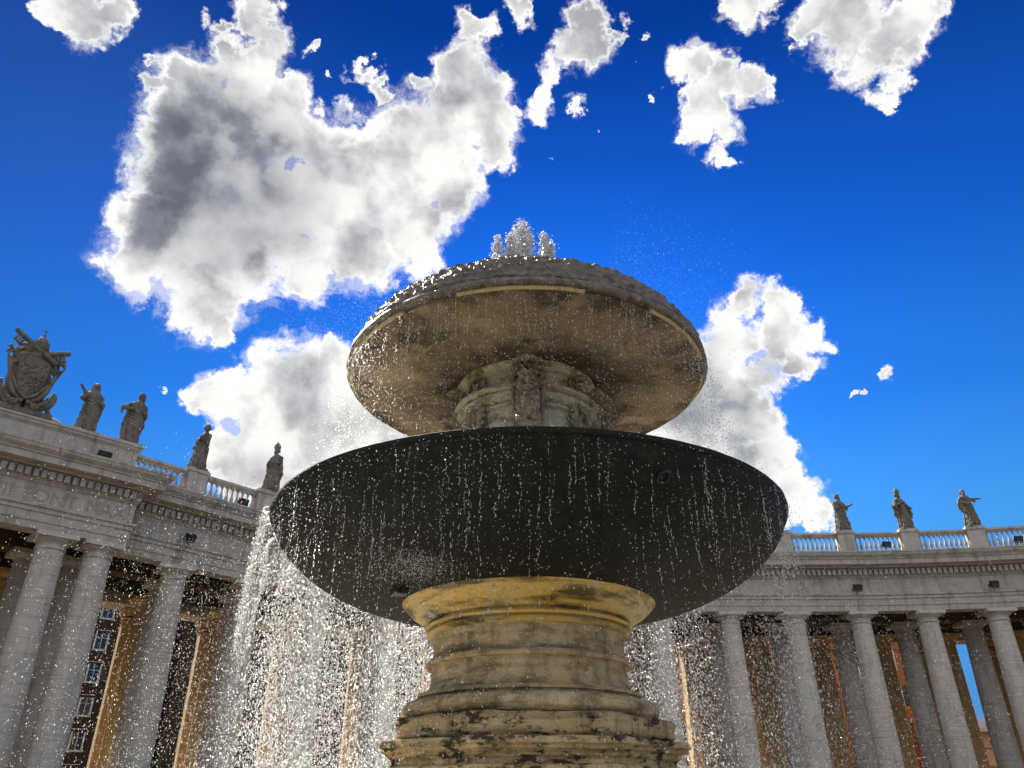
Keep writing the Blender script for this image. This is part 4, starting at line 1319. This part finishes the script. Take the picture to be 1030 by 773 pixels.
# upper basin: underside, lip and scaled cap
und = smoothprof([(.8,5.03),(1.3,5.02),(1.9,5.04),(2.3,5.07),(2.40,5.085)], 6)
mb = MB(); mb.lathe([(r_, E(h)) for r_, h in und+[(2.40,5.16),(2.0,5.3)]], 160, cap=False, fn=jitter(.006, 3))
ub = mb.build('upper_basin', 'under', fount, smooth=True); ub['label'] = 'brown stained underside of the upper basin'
lipu = [(2.38,5.13),(2.44,5.125),(2.475,5.135),(2.49,5.16),(2.485,5.20),(2.46,5.225),(2.42,5.24)]
mb = MB(); mb.lathe([(r_, E(h)) for r_, h in dense(lipu, .02)], 200, cap=False, fn=jitter(.014, 4, 2)); mb.build('basin_lip', 'dome', ub, smooth=True)
for a0_, a1_ in ((180-15, 180+20), (180+38, 180+95), (180-70, 180-36), (180-100,180-80)):
    mb = MB(); mb.lathe([(2.395,E(5.088)),(2.425,E(5.083)),(2.433,E(5.095)),(2.433,E(5.122)),(2.39,E(5.128))], 60, cap=False, a0=R(a0_), a1=R(a1_), fn=jitter(.006, 8))
    mb.build('rim_fillet', 'fillet', ub)
cap_prof = smoothprof([(2.45,5.215),(2.40,5.38),(2.2,5.66),(2.0,5.82),(1.7,5.98),(1.3,6.12),(.8,6.24),(.3,6.28)], 12)
arc = [0]
for a, b in zip(cap_prof, cap_prof[1:]): arc.append(arc[-1]+math.hypot(b[0]-a[0], b[1]-a[1]))
amap = {round(p[0],5): s_ for p, s_ in zip(cap_prof, arc)}
def scales(r, z, th):
    s_ = float(np.interp(-r, [-p[0] for p in cap_prof], arc))
    v = s_/.12; i = math.floor(v); fv = v-i
    u = th/(2*PI)*108 + .5*(i % 2); fu = u-math.floor(u)-.5
    edge_ = math.sqrt(max(0, 1-(2*fu)**2))           # tongue shape of one scale
    inside = 1 if fv > .55*(1-edge_) else 0
    hgt = .045*(1-fv)*inside*(.5+.9*abs(mnoise.noise(Vector((i*1.7, math.floor(u)*2.3, 0)))))
    nz = mnoise.noise(Vector((math.sin(th)*r*5, math.cos(th)*r*5, z*5)))*.03+mnoise.noise(Vector((math.sin(th)*r*13, math.cos(th)*r*13, z*13)))*.02
    return r+(hgt+nz)*.7, z+(hgt+nz)*.9
mb = MB(); mb.lathe([(r_, E(h)) for r_, h in cap_prof], 900, fn=scales); mb.build('scaled_cap', 'dome', fount, smooth=True)

# pool round the fountain (below the frame)
poolt = thing('fountain_pool', 'low octagonal stone pool wall round the fountain', 'pool', (FX, FY, 0))
mb = MB(); octo_sweep(mb, [(8.05,.55),(8.05,.9),(7.6,.92),(7.6,.0),(8.6,.0),(8.5,.3),(8.1,.4)][::1], amp=0.0); mb.build('kerb', 'trav', poolt)
mb = MB(); octo_sweep(mb, [(7.6,.55),(.1,.56)], amp=0.0); tag(mb.build('water', 'pool'), kind='structure').location = (FX, FY, 0)

# ------------------------------------------------------------------ water
OCT_V = np.array([(1,0,0),(-1,0,0),(0,1,0),(0,-1,0),(0,0,1),(0,0,-1)], float)
OCT_F = np.array([(0,2,4),(2,1,4),(1,3,4),(3,0,4),(2,0,5),(1,2,5),(3,1,5),(0,3,5)])
def drops(name, pos, size, stretch, mat='drop', parent=None):
    n = len(pos)
    q = RNG.normal(size=(n,3,3))*.15 + np.eye(3)
    V = np.einsum('nij,kj->nki', q, OCT_V)
    V[:,:,2] *= stretch[:,None]
    V = V*size[:,None,None] + pos[:,None,:]
    V = V.reshape(-1,3)
    F = (OCT_F[None]+np.arange(n)[:,None,None]*6).reshape(-1)
    me = bpy.data.meshes.new(name)
    me.vertices.add(len(V)); me.vertices.foreach_set('co', V.reshape(-1))
    me.loops.add(len(F)); me.loops.foreach_set('vertex_index', F.astype(np.int32))
    nf = n*8
    me.polygons.add(nf); me.polygons.foreach_set('loop_start', np.arange(nf, dtype=np.int32)*3); me.polygons.foreach_set('loop_total', np.full(nf, 3, dtype=np.int32))
    me.polygons.foreach_set('use_smooth', np.ones(nf, bool))
    me.update(calc_edges=True)
    return link(name, me, mat, parent)

def ring_pos(n, th, r, z):
    return np.stack([FX+r*np.sin(th), FY+r*np.cos(th), z], 1)

def angles(n, segs):
    """segs: (a0, a1, weight) in degrees, 0 = far side, -90 = left"""
    w = np.array([s_[2] for s_ in segs], float); w /= w.sum()
    idx = RNG.choice(len(segs), n, p=w)
    a0 = np.array([s_[0] for s_ in segs])[idx]; a1 = np.array([s_[1] for s_ in segs])[idx]
    return np.radians(a0+(a1-a0)*RNG.random(n))

def lsize(n, a, b, p=2.2):
    return a+(b-a)*RNG.random(n)**p

P_, Z_, T_ = [], [], []
def put(pos, size, st):
    P_.append(pos); Z_.append(size); T_.append(st)
# curtain off the lower rim
n = 270000
th = angles(n, [(-112,-85,1.2),(-85,-40,15),(-40,0,27),(0,30,22),(30,55,9),(55,100,3),(100,180,1.6),(180,248,2.6)])
fall = RNG.random(n)**.9*4.4
r = 3.16+np.abs(RNG.normal(0,.03,n))+RNG.normal(0,1,n)*(.03+.13*fall/2)
pos = ring_pos(n, th, r, 3.0+EYE-fall); pos[:,0] -= .04*fall
front = np.cos(th) < -.2
put(pos, lsize(n,.0022,.0105,2.5)*np.where(front,.5,1), 1+RNG.random(n)*1.3)
# spray drifting sideways
n = 34000
x = -2.5-np.abs(RNG.normal(0,1.15,n)); y = RNG.uniform(5.5,13,n); z = EYE+2.7-RNG.random(n)**.75*4.0
put(np.stack([x+FX,y,z],1), lsize(n,.0015,.0048,2.0), 1+RNG.random(n)*.8)
n = 24000
x = 2.6+np.abs(RNG.normal(0,1.3,n)); y = RNG.uniform(6.5,13,n); z = EYE+2.3-RNG.random(n)**.75*3.6
put(np.stack([x+FX,y,z],1), lsize(n,.0015,.0048,2.0), 1+RNG.random(n)*.8)
# light drops in front of the basins
n = 3600
th = angles(n, [(110,180,1),(180,250,1.5)]); z = EYE+3.0-RNG.random(n)*3.5
put(ring_pos(n, th, 3.1+RNG.random(n)*.9, z), lsize(n,.002,.0055), 1+RNG.random(n))
# curtain off the upper rim
n = 26000
th = angles(n, [(-140,-60,34),(-60,60,8),(60,130,22),(130,220,18)])
fall = RNG.random(n)**.8*2.15
r = 2.5+np.abs(RNG.normal(0,.02,n))+RNG.normal(0,1,n)*(.03+.10*fall)
pos = ring_pos(n, th, r, 5.15+EYE-fall)
put(pos, lsize(n,.0016,.0055), 1+RNG.random(n)*1.6)
# fine mist about the cap
n = 22000
x = -1.0-np.abs(RNG.normal(0,1.0,n)); y = RNG.uniform(7,11.5,n); z = EYE+5.3+RNG.normal(0,.65,n)
put(np.stack([x+FX,y,z],1), lsize(n,.0012,.0034), 1+RNG.random(n)*.5)
n = 9000
x = 1.0+np.abs(RNG.normal(0,.9,n)); y = RNG.uniform(7,11.5,n); z = EYE+5.4+RNG.normal(0,.55,n)
put(np.stack([x+FX,y,z],1), lsize(n,.0012,.003), 1+RNG.random(n)*.5)
# strings of drops falling from both rims in front
def strings(count, r0, z0, th_rng, length, per, smax):
    for k in range(count):
        th = R(random.uniform(*th_rng)); L = length*random.uniform(.3,1)
        z = z0 - random.random()*length*.8
        t = np.sort(RNG.random(per)); 
        wob = np.cumsum(RNG.normal(0,.004,per))
        rr_ = r0+.05+.04*RNG.random()
        p_ = ring_pos(per, np.full(per, th)+wob/r0, np.full(per, rr_)+RNG.normal(0,.004,per), z-L*t+RNG.normal(0,.006,per))
        put(p_, lsize(per,.0014,smax*.6), 1.5+RNG.random(per)*4)
strings(140, 3.16, EYE+2.95, (115,250), 1.2, 40, .0055)
strings(150, 2.48, EYE+5.05, (115,245), .6, 22, .005)
# thick ropes of water spilling over the left rim
for k in range(12):
    th = R(random.uniform(-108,-80)); per = 220
    t = RNG.random(per)*1.2
    p_ = ring_pos(per, np.full(per, th)+.03*np.sin(t*9+k), 3.17+.14*np.sqrt(t)+RNG.normal(0,.012,per), EYE+3.0-t*t*.9-t*.2)
    put(p_, lsize(per,.003,.009), 1+RNG.random(per)*2.5)
# cluster of small drops close to the basin beside the collar
P, r = basin_hit(422, 565)
if P:
    n = 2600
    put(np.stack([P.x+RNG.normal(0,.22,n), P.y-.05-np.abs(RNG.normal(0,.12,n)), P.z+EYE-.06+RNG.normal(0,.12,n)],1), lsize(n,.0015,.0045), 1+RNG.random(n))
ALLP = np.concatenate(P_); ALLZ = np.concatenate(Z_); ALLT = np.concatenate(T_)
keep = ALLP[:,2] > .6
spray = drops('water_spray', ALLP[keep], ALLZ[keep], ALLT[keep])
tag(spray, 'white sunlit water drops spilling and drifting off both basins', 'water spray', kind='stuff')

# jets on the cap
def jet(x, y, h, w, label, seed):
    zb = 5.9+EYE
    b = MB()
    def fn(r_, z_, th_):
        n_ = mnoise.noise(Vector((math.sin(th_)*3+seed, math.cos(th_)*3, z_*6)))
        n2 = mnoise.noise(Vector((math.sin(th_)*7+seed, math.cos(th_)*7, z_*15)))
        return r_*(1+.35*n_+.45*n2), z_
    prof = [(w*(1.0-.80*(i/14)**.9)*(1 if i < 12 else (1,.7,.25)[i-12]), zb+(h-zb)*.93*i/14) for i in range(15)]
    prof = [(r_*.6, z_) for r_, z_ in prof]
    b.lathe(prof, 28, c=(x,y), fn=fn)
    o = b.build('water_jet', 'drop', None, smooth=True)
    n = int(3400*w/.2)
    t = RNG.random(n); a = RNG.random(n)*2*PI
    rr_ = w*1.1*(1-.86*t)*(1+.35*np.sin(t*23+seed*3+a*2))*np.sqrt(RNG.random(n))*1.2+RNG.normal(0,.03,n)
    pos = np.stack([x+rr_*np.sin(a), y+rr_*np.cos(a), zb+(h-zb)*t*(.9+.14*RNG.random(n))],1)
    d_ = drops('foam', pos, lsize(n,.004,.019,1.9), 1+RNG.random(n)*1.1, parent=o)
    tag(o, label, 'water jet', 'water jets on top of the fountain')
jet(FX-.03, FY, 8.08+EYE, .42, 'tallest white water jet at the centre of the cap', 1.0)
jet(FX-.22, FY-.1, 7.78+EYE, .22, 'short white water jet just left of the tallest one', 2.0)
jet(FX-.42, FY, 7.80+EYE, .19, 'leftmost small water jet on the cap', 3.0)
jet(FX+.30, FY-.05, 7.84+EYE, .19, 'short water jet just right of the tallest one', 4.0)
jet(FX+.40, FY, 7.72+EYE, .16, 'rightmost small water jet on the cap', 5.0)
